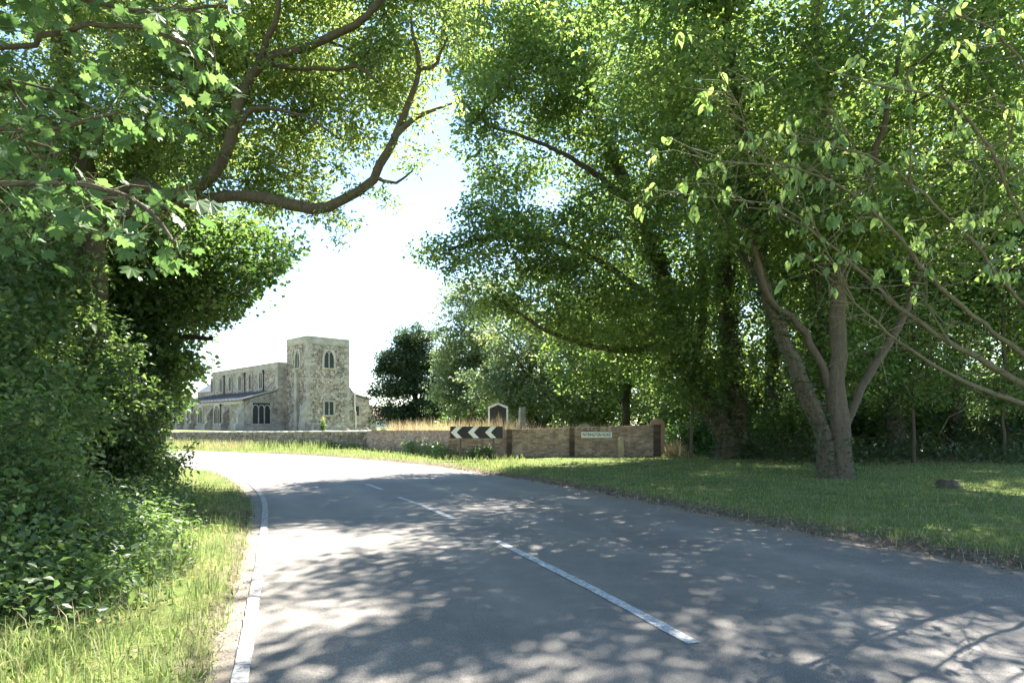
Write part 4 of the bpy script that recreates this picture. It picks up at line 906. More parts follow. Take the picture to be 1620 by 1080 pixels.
# --- ash with long crooked limbs reaching over the road
ta = Tree('ash_tree', 'ash tree with crooked limbs arching high over the lane', 'tree', (-8.7, 12.6), M['bark_brown'], 82); b = ta.base
ta.limb([(b[0], b[1], b[2]-.2), (-8.6, 12.5, 2), (-8.2, 12.3, 4.0), P(150, 345, 12), P(120, 200, 12), P(100, 40, 12), (-8.4, 12, 12)], .34, .12, 'trunk', 12, flare=.4)
ta.limb(LP((135, 350, 12), (190, 305, 11.7), (225, 290, 11.5), (262, 308, 11.3), (310, 296, 11.1), (350, 255, 11), (370, 205, 11), (383, 155, 11), (418, 98, 11), (462, 84, 10.9), (515, 62, 10.7), (562, 42, 10.5), (600, 5, 10.3), (640, -60, 10)), .135, .05, 'limb', 10, wob=.02)
ta.limb(LP((140, 360, 12), (200, 335, 11.8), (260, 326, 11.5), (340, 312, 11.2), (420, 314, 11), (490, 331, 10.8), (540, 318, 10.7), (588, 284, 10.6), (612, 240, 10.5), (632, 200, 10.4), (650, 150, 10.3), (664, 108, 10.2)), .135, .045, 'limb', 10, wob=.02)
ta.limb(LP((664, 108, 10.2), (662, 85, 10.2), (655, 60, 10.1), (650, 30, 10)), .05, .02, 'limb', 7, wob=.01)
ta.limb(LP((664, 108, 10.2), (685, 106, 10.2), (698, 85, 10.1), (706, 60, 10)), .045, .015, 'limb', 7, wob=.01)
ta.limb(LP((622, 218, 10.4), (650, 192, 10.4), (680, 178, 10.4), (716, 164, 10.4)), .06, .015, 'limb', 7, wob=.01)
ta.limb(LP((594, 280, 10.6), (625, 288, 10.6), (655, 270, 10.5)), .045, .012, 'limb', 7, wob=.01)
ta.limb(LP((385, 150, 11), (425, 60, 10.8), (440, 10, 10.6), (445, -80, 10.4)), .07, .03, 'limb', 8, wob=.02)
ta.limb(LP((362, 225, 11), (400, 172, 10.8), (440, 175, 10.6), (490, 185, 10.5), (540, 220, 10.4)), .055, .015, 'limb', 7)
ta.limb(LP((418, 98, 11), (500, 110, 10.6), (560, 105, 10.4), (600, 130, 10.3)), .06, .02, 'limb', 7)
ta.limb(LP((120, 200, 12), (60, 150, 11), (-60, 120, 10)), .12, .05, 'limb', 8)
ea = [((-4.2, 12.4, 8.6), (2.6, 1.6, 2.2)), ((-6.0, 12.8, 8.8), (2.8, 1.8, 2.6)), ((-2.4, 11.2, 9.5), (1.7, 1.5, 1.5)), ((-1.3, 10.8, 9.7), (1.5, 1.3, 1.1)), ((-2.2, 11.2, 7.6), (.9, .8, 1.3)), ((-8.2, 12, 9.6), (3.6, 3, 3.2)), ((-4.2, 10.8, 10.8), (3.6, 3, 1.8)), ((-5.2, 12.4, 6.3), (2.2, 1.4, .7)), ((-9.5, 12, 6.5), (2.4, 2, 2)), ((-7.2, 12.8, 6.8), (1.6, 1.3, 1.2))]
cl = blobs(ea, 1500, ta.rg, .1, 1.1, .5, GAP, 4.7)
hang = np.array([P(545, 362, 10.6), P(535, 380, 10.6), P(555, 345, 10.6), P(648, 262, 10.5), P(665, 250, 10.4), P(690, 235, 10.4), P(600, 300, 10.6), P(520, 338, 10.7), P(705, 60, 10), P(715, 160, 10.4), P(640, 110, 10.2), P(620, 320, 10.6), P(700, 70, 10.1), P(690, 95, 10.1), P(655, 60, 10.1), P(645, 85, 10.2), P(680, 175, 10.4), P(660, 195, 10.4), P(675, 130, 10.3), P(630, 165, 10.4), P(610, 215, 10.5), P(640, 230, 10.4), P(585, 250, 10.6), P(560, 300, 10.7), P(480, 345, 10.8), P(500, 310, 10.8), P(440, 330, 11), P(710, 40, 10.1), P(725, 20, 10.1), P(740, 40, 10.2), P(720, 70, 10.2), P(690, 30, 10), P(670, 20, 10), P(735, 75, 10.3), P(640, 40, 10.1), P(615, 60, 10.3), P(600, 95, 10.4), P(570, 80, 10.5), P(350, 240, 10.8), P(330, 280, 10.9), P(300, 300, 10.9), P(390, 130, 10.8), P(370, 190, 10.8), P(430, 100, 10.7), P(480, 70, 10.6)])
ta.twigs(np.vstack([cl, hang]), .4, .005, rmax=.05, start=.3)
ta.foliage(cl, 100, .46, .105, M['leaf_ash'], .46, droop=.5, gap=GAP); ta.foliage(hang, 60, .27, .085, M['leaf_ash'], .42, droop=.6, name='crown')

# --- hedge bushes on the left verge
bush('hedge_bush', 'tall elder bush rising above the hedge under the ash', [((-9.0, 10.2, 3.6), (2.0, 2.0, 2.4)), ((-8.4, 11.4, 2.2), (1.8, 1.6, 1.6))], 420, 62, .11, 'leaf_hedge', 91, .45, carve=.16, stems=7, big=True)
bush('hedge_bush', 'thick ivy and hawthorn hedge bush beside the left verge', [((-7.0, 8.2, 1.3), (1.5, 1.8, 1.4)), ((-7.6, 8.6, 2.5), (1.4, 1.6, 1.2))], 380, 62, .085, 'leaf_hedge', 92, .38, carve=.16, stems=7, big=True)
bush('hedge_bush', 'ivy-mantled hedge bush below the dark maple', [((-9.0, 13.4, 1.5), (1.6, 1.5, 1.7)), ((-9.4, 14.4, 2.2), (1.6, 1.4, 1.6))], 360, 60, .10, 'leaf_ivy', 93, .42, carve=.05, gap=GAP, stems=7)
bush('hedge_bush', 'low bramble bush at the near end of the hedge', [((-4.35, 4.9, .45), (.65, .8, .6)), ((-5.4, 6.2, 1.1), (1.0, 1.1, 1.0)), ((-4.7, 6.2, .5), (.7, .8, .6))], 400, 56, .062, 'leaf_hedge', 94, .3, carve=.16, stems=6, big=True)
bush('hedge_bush', 'lit bramble spray jutting from the hedge at the bend', [((-7.9, 13.2, .75), (.8, .7, .7)), ((-7.2, 13.0, .6), (.45, .4, .5))], 90, 50, .085, 'leaf_hedge', 95, .3, carve=.1, stems=5)
sp = Tree('sapling', 'thin leafy spray leaning out over the sunlit verge', 'sapling', (-6.95, 12.9), M['bark_brown'], 96)
sp.limb([(-6.95, 12.9, .0), (-6.8, 12.8, .55), (-6.55, 12.7, 1.0), (-6.3, 12.6, 1.22)], .018, .006, 'stem', 5, .15, .01)
cl = np.array([(-6.8, 12.8, .55), (-6.7, 12.75, .75), (-6.6, 12.7, .92), (-6.5, 12.7, 1.05), (-6.35, 12.6, 1.18), (-6.75, 12.8, .85)]); sp.foliage(cl, 16, .14, .09, M['leaf_hedge'], name='foliage')

# ------------------------------------------------------------------ near branches with leaves of their own
def polyleaf(name, outline, mat, fold=.15, curl=.25):
    """outline: half leaf from base to tip (x along, y half width)"""
    V = []; T = []; n = len(outline)
    for x, y in outline: V.append((x, 0, -curl*x*x))
    for s_ in (1, -1):
        for x, y in outline: V.append((x+.0, s_*y, -curl*x*x+fold*y))
    for k, o in ((0, n), (1, 2*n)):
        for i in range(n-1):
            q_ = (i, i+1, o+i+1, o+i); T.append(q_ if k == 0 else q_[::-1])
    me = bpy.data.meshes.new(name); me.from_pydata(V, [], T); me.materials.append(mat)
    bm = bmesh.new(); bm.from_mesh(me); bmesh.ops.remove_doubles(bm, verts=bm.verts, dist=1e-5); bmesh.ops.dissolve_degenerate(bm, edges=bm.edges, dist=1e-6); bm.to_mesh(me); bm.free(); return me
def palmate(name, mat, seed):
    """five-lobed sycamore leaf, about 1 long"""
    rg = np.random.default_rng(seed); pts = []
    lob = [(-155, .46), (-122, .46), (-92, .70), (-76, .74), (-60, .56), (-46, .84), (-34, .90), (-19, .66), (-8, .92), (0, 1.0), (8, .92), (19, .66), (34, .90), (46, .84), (60, .56), (76, .74), (92, .70), (122, .46), (155, .46)]
    V = [(0, 0, 0)]
    for a, r in lob:
        r *= rg.uniform(.92, 1.08); a = math.radians(a+rg.uniform(-4, 4)); x, y = r*math.cos(a)*.62+.30, r*math.sin(a)*.68
        V.append((x, y, -.18*(x-.2)**2+.12*abs(y)*rg.uniform(.3, 1.6)-.25*y*y))
    V[0] = (.2, 0, 0); F_ = [(0, i, i+1) for i in range(1, len(lob))]
    st = len(V); V += [(.08, .01, 0), (.08, -.01, 0), (-.45, .006, .12), (-.45, -.006, .12)]; F_ += [(st, st+2, st+3, st+1)]
    me = bpy.data.meshes.new(name); me.from_pydata(V, [], F_); me.materials.append(mat); return me
ts = Tree('sycamore_tree', 'near sycamore with large lobed leaves hanging into view above the hedge', 'tree', (-6.3, 2.6), M['bark_brown'], 101); b = ts.base
ts.limb([(b[0], b[1], -.2), (-6.3, 2.6, 2), (-6.1, 2.8, 4), (-6.0, 3, 7)], .3, .1, 'trunk', 12, flare=.4)
sl = [[(-6.2, 2.7, 2.9), (-5.2, 3.6, 3.5), P(-40, 200, 4.8), P(60, 208, 4.9), P(150, 186, 4.9), P(185, 176, 4.9)],
      [(-6.15, 2.8, 3.5), (-5.0, 3.8, 4.3), P(0, 75, 4.9), P(70, 60, 4.8), P(140, 40, 4.7), P(230, 45, 4.6), P(300, 70, 4.5)],
      [(-6.2, 2.7, 2.6), (-5, 3.4, 3.0), P(-20, 290, 4.4), P(80, 290, 4.4), P(170, 300, 4.3), P(230, 330, 4.2), P(270, 380, 4.1)],
      [(-6.1, 2.9, 4.0), (-4.8, 4.4, 4.8), P(60, -20, 5.2), P(170, 10, 5.2), P(270, 15, 5.1), P(360, 10, 5.0)]]
tips = []
for k, pts in enumerate(sl):
    c = ts.limb(pts, .05, .012, 'limb', 7, .15, .012); tips.append(c)
leaf_me = [palmate('leaf', M['leaf_syc'], 200+k) for k in range(5)]
# out-of-view part of the crown; its forward limb and lobes are added to shade the hanging leaves
ts.limb([(-6.1, 2.8, 4.6), (-4.8, 4, 6.2), (-3.0, 5.4, 7.4), (-1.4, 6.4, 8)], .12, .04, 'limb', 8)
es = [((-6.4, 2.4, 8), (3, 3, 3)), ((-6.6, 1, 6), (2.4, 2.4, 2)), ((-2.4, 6.0, 7.8), (2.6, 1.7, 1.2)), ((-4.4, 5.4, 7.6), (2.2, 1.8, 1.3))]
cl = blobs(es, 420, ts.rg, .1, .8, .4, None, 4); a_, b_ = proj(cl); cl = cl[(cl[:, 1] < 1.0) | (a_ < -200) | (b_ < -110)]
ts.twigs(cl, .6, .007); ts.foliage(cl, 60, .6, .15, M['leaf_syc'], .9)
def put_leaf(root, me, pos, direction, size, rg, roll=.5, upb=1.2, bake=None):
    d = Vector(direction).normalized(); up_ = Vector((rg.normal(0, roll), rg.normal(0, roll), upb)); y_ = up_.cross(d).normalized(); z_ = d.cross(y_)
    m_ = Matrix((d, y_, z_)).transposed().to_4x4(); m_.translation = Vector(pos)-root.location; m_ = m_ @ Matrix.Diagonal((size, size, size, 1))
    if bake is not None: bake[0].append(me); bake[1].append(m_); return
    o = bpy.data.objects.new('leaf', me); C.objects.link(o); o.parent = root; o.matrix_local = m_; return o
rgl = np.random.default_rng(5); cnt = 0; twb = MB()
dens = [(0, 50, 0, 330), (1, 75, 0, 340), (2, 100, 0, 330), (3, 60, 0, 360)]
for k, nl, a0, a1 in dens:
    c = tips[k]; ok = np.array([i for i in range(len(c)) if c[i][1] > 3.9])
    for j in range(nl):
        i = rgl.choice(ok); base_ = c[i]; off = rgl.normal(0, 1, 3); off[2] = off[2]*.6-.35; off /= np.linalg.norm(off); ln = rgl.uniform(.08, .42 if k != 2 else .5)
        tipp = base_+off*ln; px_, py_ = proj(tipp[None]); 
        if px_[0] > 380 or py_[0] > 430: continue
        twb.tube([tuple(base_-np.array(ts.base)), tuple(base_+off*ln*.5+np.array([0, 0, .03])-np.array(ts.base)), tuple(tipp-np.array(ts.base))], [.005, .0035, .002], 3)
        for q_ in range(rgl.integers(1, 3)):
            d = off*.6+rgl.normal(0, .6, 3); d[2] = -abs(d[2])*.6-.35
            put_leaf(ts.root, random.choice(leaf_me), tipp+rgl.normal(0, .03, 3), d, rgl.uniform(.085, .15), rgl); cnt += 1
twb.build('twigs', M['bark_green'], ts.root, kind='stuff')

def bake_leaves(mes, mats_):
    V, T, n0 = [], [], 0
    for me, m_ in zip(mes, mats_):
        for v in me.vertices: V.append(tuple(m_ @ v.co))
        for f_ in me.polygons:
            ix = list(f_.vertices)
            for j in range(1, len(ix)-1): T.append((n0+ix[0], n0+ix[j], n0+ix[j+1]))
        n0 += len(me.vertices)
    return V, T
cs_, ms_ = [], []
for j in range(2200):
    Yd = rgl.uniform(5.2, 8.2); px_ = rgl.uniform(-160, 400); py_ = rgl.uniform(-160, 430)
    if wig(np.array(px_/70.), np.array(py_/55.)) < -.12 or px_+py_*.5 > 440+rgl.uniform(-60, 30): continue
    p_ = Vector(P(px_, py_, Yd)); d = Vector(rgl.normal(0, .7, 3)); d.z = -abs(d.z)*.6-.3; d.normalize()
    up_ = Vector((rgl.normal(0, .5), rgl.normal(0, .5), 1.2)); y_ = up_.cross(d).normalized(); z_ = d.cross(y_)
    m_ = Matrix((d, y_, z_)).transposed().to_4x4(); m_.translation = p_-ts.root.location; sz = rgl.uniform(.085, .15)
    cs_.append(random.choice(leaf_me)); ms_.append(m_ @ Matrix.Diagonal((sz, sz, sz, 1)))
ts.twigs(np.array([list(m_.translation+ts.root.location) for m_ in ms_[::4]]), .35, .003, rmax=.015, start=.3)
V, T = bake_leaves(cs_, ms_)
link('leaf_sprays', mesh_tri('leaf_sprays', V, T, M['leaf_syc']), ts.root, kind='stuff')

tc = Tree('cherry_tree', 'cherry tree with bare arching greenish branches and drooping leaf clusters over the lawn', 'tree', (7.5, 7.6), M['bark_green'], 102); b = tc.base
tc.limb([(b[0], b[1], -.2), (7.45, 7.6, .6), (7.35, 7.55, 1.3)], .2, .15, 'trunk', 12, flare=.4)
fk = (7.35, 7.55, 1.25)
cb = [([fk]+LP((1620, 640, 7.2), (1560, 618, 7.1), (1500, 590, 6.9), (1440, 552, 6.7), (1390, 510, 6.6), (1352, 478, 6.5), (1330, 440, 6.4), (1300, 400, 6.3)), .075, .014),
      ([fk]+LP((1640, 625, 7.4), (1580, 585, 7.3), (1500, 540, 7.1), (1440, 500, 7), (1390, 455, 6.8), (1330, 400, 6.6), (1270, 355, 6.4), (1215, 330, 6.2)), .085, .014),
      ([fk]+LP((1650, 590, 7.2), (1600, 545, 7), (1540, 500, 6.8), (1490, 455, 6.7), (1440, 400, 6.5), (1390, 345, 6.3), (1330, 295, 6.1), (1250, 265, 5.9), (1180, 235, 5.8)), .07, .012),
      ([fk]+LP((1670, 520, 7), (1610, 470, 6.8), (1550, 400, 6.6), (1500, 345, 6.4), (1440, 290, 6.2), (1370, 245, 6), (1300, 225, 5.9)), .065, .012),
      ([fk]+LP((1690, 450, 6.8), (1630, 370, 6.6), (1590, 290, 6.3), (1550, 210, 6.1), (1490, 155, 5.9), (1420, 140, 5.7), (1350, 120, 5.6)), .065, .012),
      ([fk]+LP((1710, 400, 6.8), (1660, 250, 6.5), (1620, 120, 6.2), (1570, 50, 6), (1500, 20, 5.8), (1430, -20, 5.7)), .06, .012),
      ([(7.4, 7.6, 1.2), (7.6, 8, 2.6), (7.8, 8.2, 4.4), (7.6, 8, 6)], .08, .03),
      (LP((1352, 478, 6.5), (1300, 380, 6.2), (1262, 320, 6), (1218, 272, 5.8), (1190, 215, 5.7), (1165, 170, 5.6), (1145, 120, 5.5)), .016, .006),
      (LP((1300, 380, 6.2), (1240, 330, 6), (1180, 318, 5.8), (1100, 308, 5.6), (1030, 300, 5.5)), .014, .005),
      (LP((1390, 455, 6.8), (1345, 455, 6.5), (1300, 430, 6.3), (1272, 388, 6.2)), .014, .005),
      (LP((1440, 290, 6.2), (1440, 200, 6), (1435, 130, 5.8), (1450, 50, 5.7)), .015, .005),
      (LP((1390, 345, 6.3), (1380, 280, 6), (1340, 210, 5.8), (1310, 150, 5.7)), .014, .005),
      (LP((1250, 265, 5.9), (1190, 260, 5.8), (1120, 250, 5.6), (1060, 215, 5.5)), .013, .004),
      (LP((1550, 400, 6.6), (1555, 300, 6.3), (1530, 230, 6.1)), .016, .005),
      (LP((1500, 540, 7.1), (1470, 480, 6.8), (1465, 420, 6.6), (1440, 350, 6.4)), .018, .006),
      (LP((1590, 290, 6.3), (1595, 220, 6.1), (1580, 150, 6)), .016, .005)]
cc = [tc.limb(p, r0*.62, r1*.55, 'branch', 7, .16, .012) for p, r0, r1 in cb]
# wiry side shoots
rgc = np.random.default_rng(9); twb = MB(); ends = []
for c in cc[:6]+cc[7:]:
    n = len(c)
    for j in range(max(10, int(n*1.1))):
        i = rgc.integers(int(n*.35), n); d = rgc.normal(0, 1, 3); d[2] = d[2]*.6+.35; d[0] -= .4; d /= np.linalg.norm(d); ln = rgc.uniform(.25, .7)
        p0_ = c[i]; p1_ = p0_+d*ln*.5+rgc.normal(0, .05, 3); p2_ = p0_+d*ln+np.array([0, 0, -.1*ln])+rgc.normal(0, .05, 3)
        twb.tube([tuple(p0_-tc.base), tuple(p1_-tc.base), tuple(p2_-tc.base)], [.006, .004, .0025], 4); ends.append(p2_)
    ends.append(c[-1]); ends += [c[i]+rgc.normal(0, .03, 3) for i in range(int(n*.5), n, 3)]
twb.build('twigs', M['bark_green'], tc.root, kind='stuff')
lens = [polyleaf('leaf', [(0, .0), (.12, .14), (.35, .25), (.62, .22), (.85, .1), (1, 0)], M['leaf_cherry'], .3, .25), polyleaf('leaf', [(0, 0), (.15, .17), (.4, .27), (.7, .2), (.9, .07), (1.04, 0)], M['leaf_cherry'], .15, .4)]
rgc.shuffle(ends); nl = 0; cs_, ms_ = [], []
for p_ in ends:
    a_, b_ = proj(p_[None])
    if not (960 < a_[0] < 1640 and -40 < b_[0] < 470) or nl > 780: continue
    for j in range(rgc.integers(4, 9)):
        d = rgc.normal(0, .55, 3); d[2] = -abs(d[2])-.55
        put_leaf(tc.root, random.choice(lens), p_+rgc.normal(0, .03, 3), d, rgc.uniform(.065, .115), rgc, .7, .8, (cs_, ms_) if nl > 295 else None); nl += 1
V, T = bake_leaves(cs_, ms_); link('leaf_sprays', mesh_tri('leaf_sprays', V, T, M['leaf_cherry']), tc.root, kind='stuff')

# ------------------------------------------------------------------ grass, weeds, litter
def scatter(n, x0, x1, y0, y1, cond, rg=rng, near=0.0):
    x = rg.uniform(x0, x1, n)
    y = rg.uniform(y0, y1, n) if not near else (y0**(1-near)+(y1**(1-near)-y0**(1-near))*rg.uniform(size=n))**(1/(1-near))
    d = road_dist(x, y); k = cond(x, y, d); x, y, d = x[k], y[k], d[k]
    return np.stack([x, y, gz(x, y, d)-.01], 1), d
def grass(name, label, base, h, wd, mat, lean=.35, segs=2):
    V, T = blades_arrays(base, h, wd, lean, segs=segs); return link(name, mesh_tri(name, V, T, mat), None, label, 'grass', None, 'stuff')
def lx(y): return np.interp(y, LE[:, 1][:170], LE[:, 0][:170])
def rx(y): return np.interp(y, RE[:, 1][:170], RE[:, 0][:170])
wy_ = lambda x: np.interp(x, [p[0] for p in WALL], [p[1] for p in WALL])
bs, d = scatter(210000, -2, 24, 4, 27, lambda x, y, d: (d > .16+.2*wig(x, y, 2.5)) & (x > rx(y)) & ((y < wy_(x)-.15) | (x > 6.2)) & (rng.uniform(size=len(x)) < np.clip(d/.8, .12, 1)), near=1.6)
grass('lawn_grass', 'short mown grass of the shaded lawn beside the lane', bs, rng.uniform(.03, .085, len(bs))*(1+.5*(d < 1)), .009+.0009*bs[:, 1], M['grass_lawn'], .5, 1)
bs, d = scatter(9000, -2, 12, 4, 22, lambda x, y, d: (d > -.02) & (d < .8) & (x > rx(y)), near=1.3)
grass('edge_grass', 'dry straggling grass along the edge of the lawn', bs, rng.uniform(.04, .14, len(bs)), .008, M['grass_dry'], .9)
bs, d = scatter(26000, -2, 24, 4, 22, lambda x, y, d: (d > .3) & (x > rx(y)) & (wig(x, y, 1.3) > .22) & ((y < wy_(x)-.15) | (x > 6.2)), near=1.6)
grass('lawn_tufts', 'longer tufts in the shaded lawn', bs, rng.uniform(.06, .16, len(bs)), .012, M['grass_lawn'], .6)
bs, d = scatter(80000, -10, -1, 2.4, 22, lambda x, y, d: (x < lx(y)) & (d > -.04+.08*wig(x, y, 3)) & (d < 2.6) & (rng.uniform(size=len(x)) < .6+.6*wig(x, y, .9)+.5*(d < .4)), near=1.4)
grass('verge_grass', 'long green grass on the left verge beside the white edge line', bs, rng.uniform(.06, .26, len(bs))*np.clip(.5+d*.6, .5, 1.15)*(1+.6*wig(bs[:, 0], bs[:, 1], 1.6)), .009, M['grass_tall'], .6)
bs, d = scatter(5000, -10, -1, 2.4, 20, lambda x, y, d: (x < lx(y)) & (d > .05) & (d < 2.4) & (wig(x, y, 1.1, 2) > .0), near=1.4)
grass('dry_verge_grass', 'straw-coloured seeding grass among the green of the left verge', bs, rng.uniform(.1, .42, len(bs))*np.clip(.3+d*.6, .3, 1), .007, M['grass_dry'], .6)
bs, d = scatter(60000, -32, .5, 18, 48, lambda x, y, d: (x < rx(y)+40) & (y > np.interp(x, RE[::-1, 0], RE[::-1, 1])) & (d > .1) & (y < wy_(x)-.1))
near_wall = wy_(bs[:, 0])-bs[:, 1]
grass('far_verge_grass', 'sunlit yellow-green grass verge along the churchyard wall', bs, rng.uniform(.08, .2, len(bs))*(1+.5*(near_wall < 1.2)), .022, M['grass_verge'], .4)
bs, d = scatter(9000, -27, -9.5, 28, 46, lambda x, y, d: (y > np.interp(x, RE[::-1, 0], RE[::-1, 1])) & (d > .8) & (y < wy_(x)-.1) & (wig(x, y, .5) > -.25))
grass('meadow_grass', 'tall straw-tipped grass below the cobble wall', bs, rng.uniform(.3, .65, len(bs)), .02, M['grass_verge'], .3)
bs, d = scatter(5000, -29, -15, 34, 50, lambda x, y, d: (y > np.interp(x, RE[::-1, 0], RE[::-1, 1])) & (d > .5) & (y < wy_(x)-.1))
grass('bend_grass', 'dry reddish grass by the far end of the bend', bs, rng.uniform(.25, .6, len(bs)), .02, M['grass_dry'], .3)
# hay-coloured grass behind and above the brick wall
def wallback(n, x0, x1, lo, hi, dens=1):
    x = rng.uniform(x0, x1, n); y = wy_(x)+rng.uniform(.35, 1.7, n); return np.stack([x, y, gz(x, y)], 1), rng.uniform(lo, hi, n)
bs, h = wallback(3200, -6.6, .2, .8, 1.55); grass('hay_grass', 'tall straw grass standing above the wall by the chevron sign', bs, h, .02, M['grass_dry'], .22)
bs, h = wallback(900, .2, 4.6, .8, 1.35); grass('hay_grass', 'arching straw grass along the top of the brick wall', bs, h, .018, M['grass_dry'], .35)
x = rng.normal(6.75, .3, 420); y = rng.normal(26.2, .3, 420); grass('hay_grass', 'dry straw tuft beyond the end pier of the brick wall', np.stack([x, y, gz(x, y)], 1), rng.uniform(.2, .85, 420)*np.exp(-((x-6.75)/.6)**2), .011, M['grass_dry'], .75)
bs = np.array([[P(793, 0, 27.4)[0]+rng.normal(0, .12), 27.4+rng.normal(0, .1), .45] for _ in range(40)]); grass('hay_grass', 'reddish dock stalks rising before the dark notice board', bs, rng.uniform(1.1, 1.7, 40), .03, M['grass_dry'], .2)
# weeds with pale flower heads below the wall by the sign
def weeds(name, label, pts, hh, n, L, mat, petal, seed, np_=6):
    t_ = Tree(name, label, 'weed', (float(np.mean(pts[:, 0])), float(np.mean(pts[:, 1]))), M['leaf_hedge'], seed); rg = t_.rg
    b_ = pts[rg.integers(0, len(pts), n)]+rg.normal(0, .12, (n, 3))*[1, 1, 0]; hgt = rg.uniform(.35, 1, n)*hh
    V, T = blades_arrays(b_, hgt, .018, .15, rg); link('stems', mesh_tri('stems', V-t_.base, T, M['leaf_hedge']), t_.root, kind='stuff')
    k = n*9; i = rg.integers(0, n, k); p = b_[i]+np.stack([rg.normal(0, .09, k), rg.normal(0, .09, k), hgt[i]*rg.uniform(.1, .95, k)], 1)
    V, T = leaf_arrays(p, L*rg.uniform(.6, 1.3, k), .4, .5, .3, rg=rg); link('foliage', mesh_tri('foliage', V-t_.base, T, M[mat]), t_.root)
    if petal:
        k = n*np_//3; i = rg.integers(0, n, k); p = b_[i]+np.stack([rg.normal(0, .05, k), rg.normal(0, .05, k), hgt[i]*rg.uniform(.85, 1.05, k)], 1)
        V, T = leaf_arrays(p, .05*rg.uniform(.6, 1.5, k), .9, .8, 0, rg=rg); link('flowers', mesh_tri('flowers', V-t_.base, T, M[petal]), t_.root, kind='stuff')
def line_pts(x0, x1, off0, off1, n=40):
    x = rng.uniform(x0, x1, n); y = wy_(x)-rng.uniform(off0, off1, n); return np.stack([x, y, gz(x, y)], 1)
weeds('weed_clump', 'leafy weeds with pale flower heads behind the chevron sign posts', line_pts(-2.4, -.7, .05, .4), .6, 80, .10, 'leaf_hedge', 'petal', 301, 3)
weeds('weed_clump', 'green weeds against the wall left of the chevron sign', line_pts(-5.4, -2.6, .05, .6), .75, 160, .13, 'leaf_hedge', 'petal', 302, 3)
weeds('weed_clump', 'dark nettles along the foot of the cobble wall', line_pts(-14, -8, .1, .5), .5, 220, .12, 'leaf_hedge', None, 303)
# flowering stem by the tower
cxy = np.array([P(511, 0, 84)[0], 84., 0]); pts = np.repeat(cxy[None], 6, 0); pts[:, 2] = ground_at(cxy[0], cxy[1])
weeds('flowering_shrub', 'yellow-flowered plant standing before the church tower', pts, 2.0, 60, .22, 'leaf_far', 'petal_yellow', 304, 14)
# nettles, docks and brambles on the left verge
def herb(label, ctrs, n, L, seed, mat='leaf_hedge', sp_=.35, hz=.35):
    rg = np.random.default_rng(seed); c = np.array(ctrs)[rg.integers(0, len(ctrs), n)]; x = c[:, 0]+rg.normal(0, sp_, n); y = c[:, 1]+rg.normal(0, sp_*1.3, n)
    d = road_dist(x, y); k = (d > (.45 if mat != 'dead_leaf' else -.15)); x, y, d = x[k], y[k], d[k]; z = np.maximum(gz(x, y, d), np.where(d < .1, .005, -9))+np.abs(rg.normal(0, hz*.5, len(x)))*np.clip(d*.7, .2, 1)+.02
    V, T = leaf_arrays(np.stack([x, y, z], 1), L*rg.uniform(.5, 1.3, len(x)), .6, .9, .1, rg=rg); link('undergrowth', mesh_tri('undergrowth', V, T, M[mat]), None, label, 'undergrowth', None, 'stuff')
herb('leafy nettles and brambles spilling from the hedge onto the left verge', [(-3.7, 4.7), (-3.8, 5.2), (-3.9, 5.6), (-4.0, 6.0), (-4.2, 6.4), (-4.3, 6.6), (-4.7, 7.5), (-5.0, 8.4), (-5.3, 9.0), (-4.9, 8.0), (-5.8, 10), (-6.2, 11), (-6.8, 12)], 13000, .075, 311, hz=.5)
herb('dark ivy creeping under the hedge', [(-5.2, 6.4), (-5.8, 8), (-6.6, 9.6), (-7.4, 11.2), (-8.2, 13)], 9000, .08, 312, 'leaf_ivy', .5, .5)
herb('low weedy ground cover under the wood', [(x, 22.6+.6*math.sin(x)-.04*(x-9)) for x in np.arange(9.4, 28, .6)]+[(x, 25+.7*math.sin(x)) for x in np.arange(8, 28, .6)], 16000, .12, 313, 'leaf_ivy', .6, .7)
# brushwood tangle at the back of the lawn
bw = MB(); rb = random.Random(77)
for _ in range(420):
    x = rb.uniform(9.6, 27); y = 22.4+rb.uniform(-.3, 4); z = ground_at(x, y); a = rb.uniform(0, 6.28); ln = rb.uniform(.5, 1.7); e_ = rb.uniform(.2, 1.2)
    dx, dy, dz = math.cos(a)*math.cos(e_)*ln, math.sin(a)*math.cos(e_)*ln, math.sin(e_)*ln
    bw.tube([(x, y, z-.03), (x+dx*.5, y+dy*.5, z+dz*.6), (x+dx, y+dy, z+dz)], [.012, .009, .004], 3)
bw.build('brushwood', M['bark_brown'], None, label='tangled dead twigs and brushwood at the back of the lawn', cat='brushwood', kind='stuff')
herb('dry leaf litter along the edge of the lawn', [tuple(RE[k_]) for k_ in range(36, 118, 2)], 2600, .06, 315, 'dead_leaf', .45, .02)
herb('dead brown leaves lying under the hedge and wood', [(x, 22.8+.6*math.sin(x*2)) for x in np.arange(9.5, 27, .7)]+[(-4.1, 5.2), (-4.9, 10.2)], 2600, .1, 314, 'dead_leaf', .6, .06)
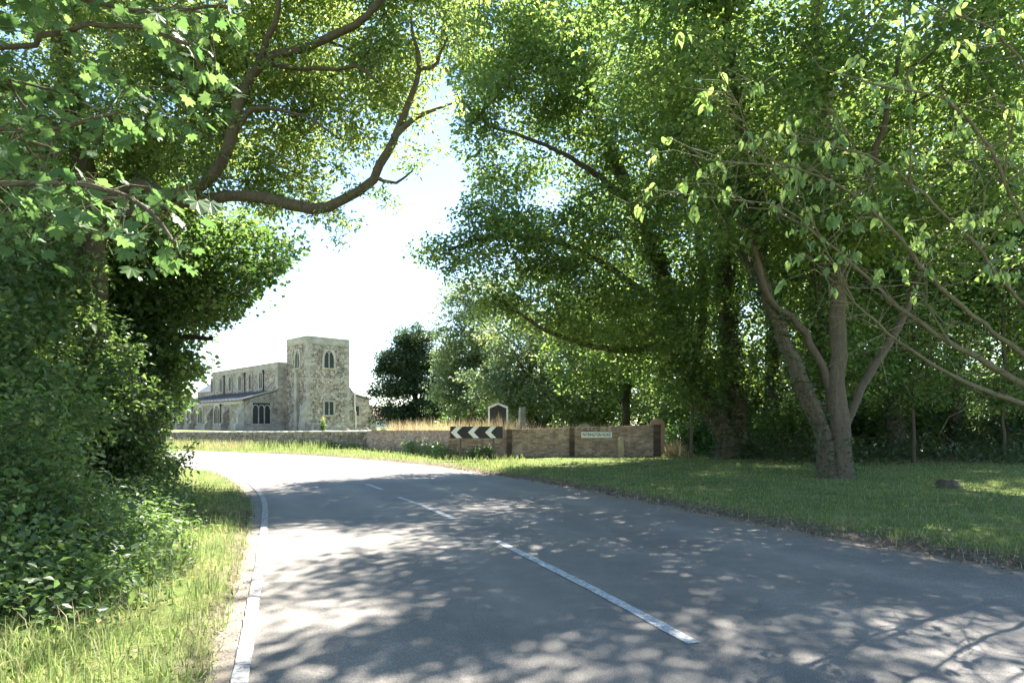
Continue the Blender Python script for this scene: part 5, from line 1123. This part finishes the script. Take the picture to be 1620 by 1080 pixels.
# grit along the road edges
gx, gy = [], []
k = rng.integers(30, 150, 5200); side = rng.uniform(size=5200) < .72
e_ = np.where(side[:, None], RE[k], LE[k]); o_ = np.where(side[:, None], LE[k]-RE[k], RE[k]-LE[k]); o_ /= np.linalg.norm(o_, axis=1, keepdims=True)
f = rng.uniform(size=5200)[:, None]; nxt = np.where(side[:, None], RE[k+1], LE[k+1])
pg = e_*(1-f)+nxt*f+o_*np.where(side, rng.normal(.05, .28, 5200), rng.normal(.0, .1, 5200))[:, None]
sz_ = rng.uniform(.004, .016, 5200)[:, None]; zg = np.maximum(gz(pg[:, 0], pg[:, 1]), .004)
c3 = np.concatenate([pg, zg[:, None]], 1); tet = np.array([(1, 0, -.2), (-.5, .87, -.2), (-.5, -.87, -.2), (0, 0, .8)])
V = (c3[:, None]+tet[None]*sz_[:, None]*rng.uniform(.6, 1.4, (5200, 4, 1))).reshape(-1, 3); i = np.arange(5200)[:, None]*4
T = np.concatenate([np.concatenate([i, i+1, i+3], 1), np.concatenate([i+1, i+2, i+3], 1), np.concatenate([i+2, i, i+3], 1)], 0)
link('grit', mesh_tri('grit', V, T, M['gravel']), None, 'loose grit and small stones along the road edges', 'grit', None, 'stuff')
# low stump on the lawn
sx_, sy_ = P(1500, 0, 13.6)[0], 13.6; z0 = ground_at(sx_, sy_)
rs = random.Random(4); n = 11; st = MB(); prof = [(.30, -.08), (.24, .06), (.2, .14), (.17, .17)]
vs = [(r*(1+rs.uniform(-.2, .2))*math.cos(2*math.pi*j/n), r*(1+rs.uniform(-.2, .2))*math.sin(2*math.pi*j/n), z+rs.uniform(-.015, .015)) for r, z in prof for j in range(n)]
fs = [(i*n+j, i*n+(j+1) % n, (i+1)*n+(j+1) % n, (i+1)*n+j) for i in range(3) for j in range(n)]+[tuple(3*n+j for j in range(n))]
o = st.add(vs, fs).build('tree_stump', M['bark_dark'], None, label='low dark mossy stump on the lawn', cat='stump'); o.location = (sx_, sy_, z0)
print('TRIS', sum(len(o.data.polygons)*2 if len(o.data.polygons) and len(o.data.polygons[0].vertices) > 3 else len(o.data.polygons) for o in scn.objects if o.type == 'MESH'))
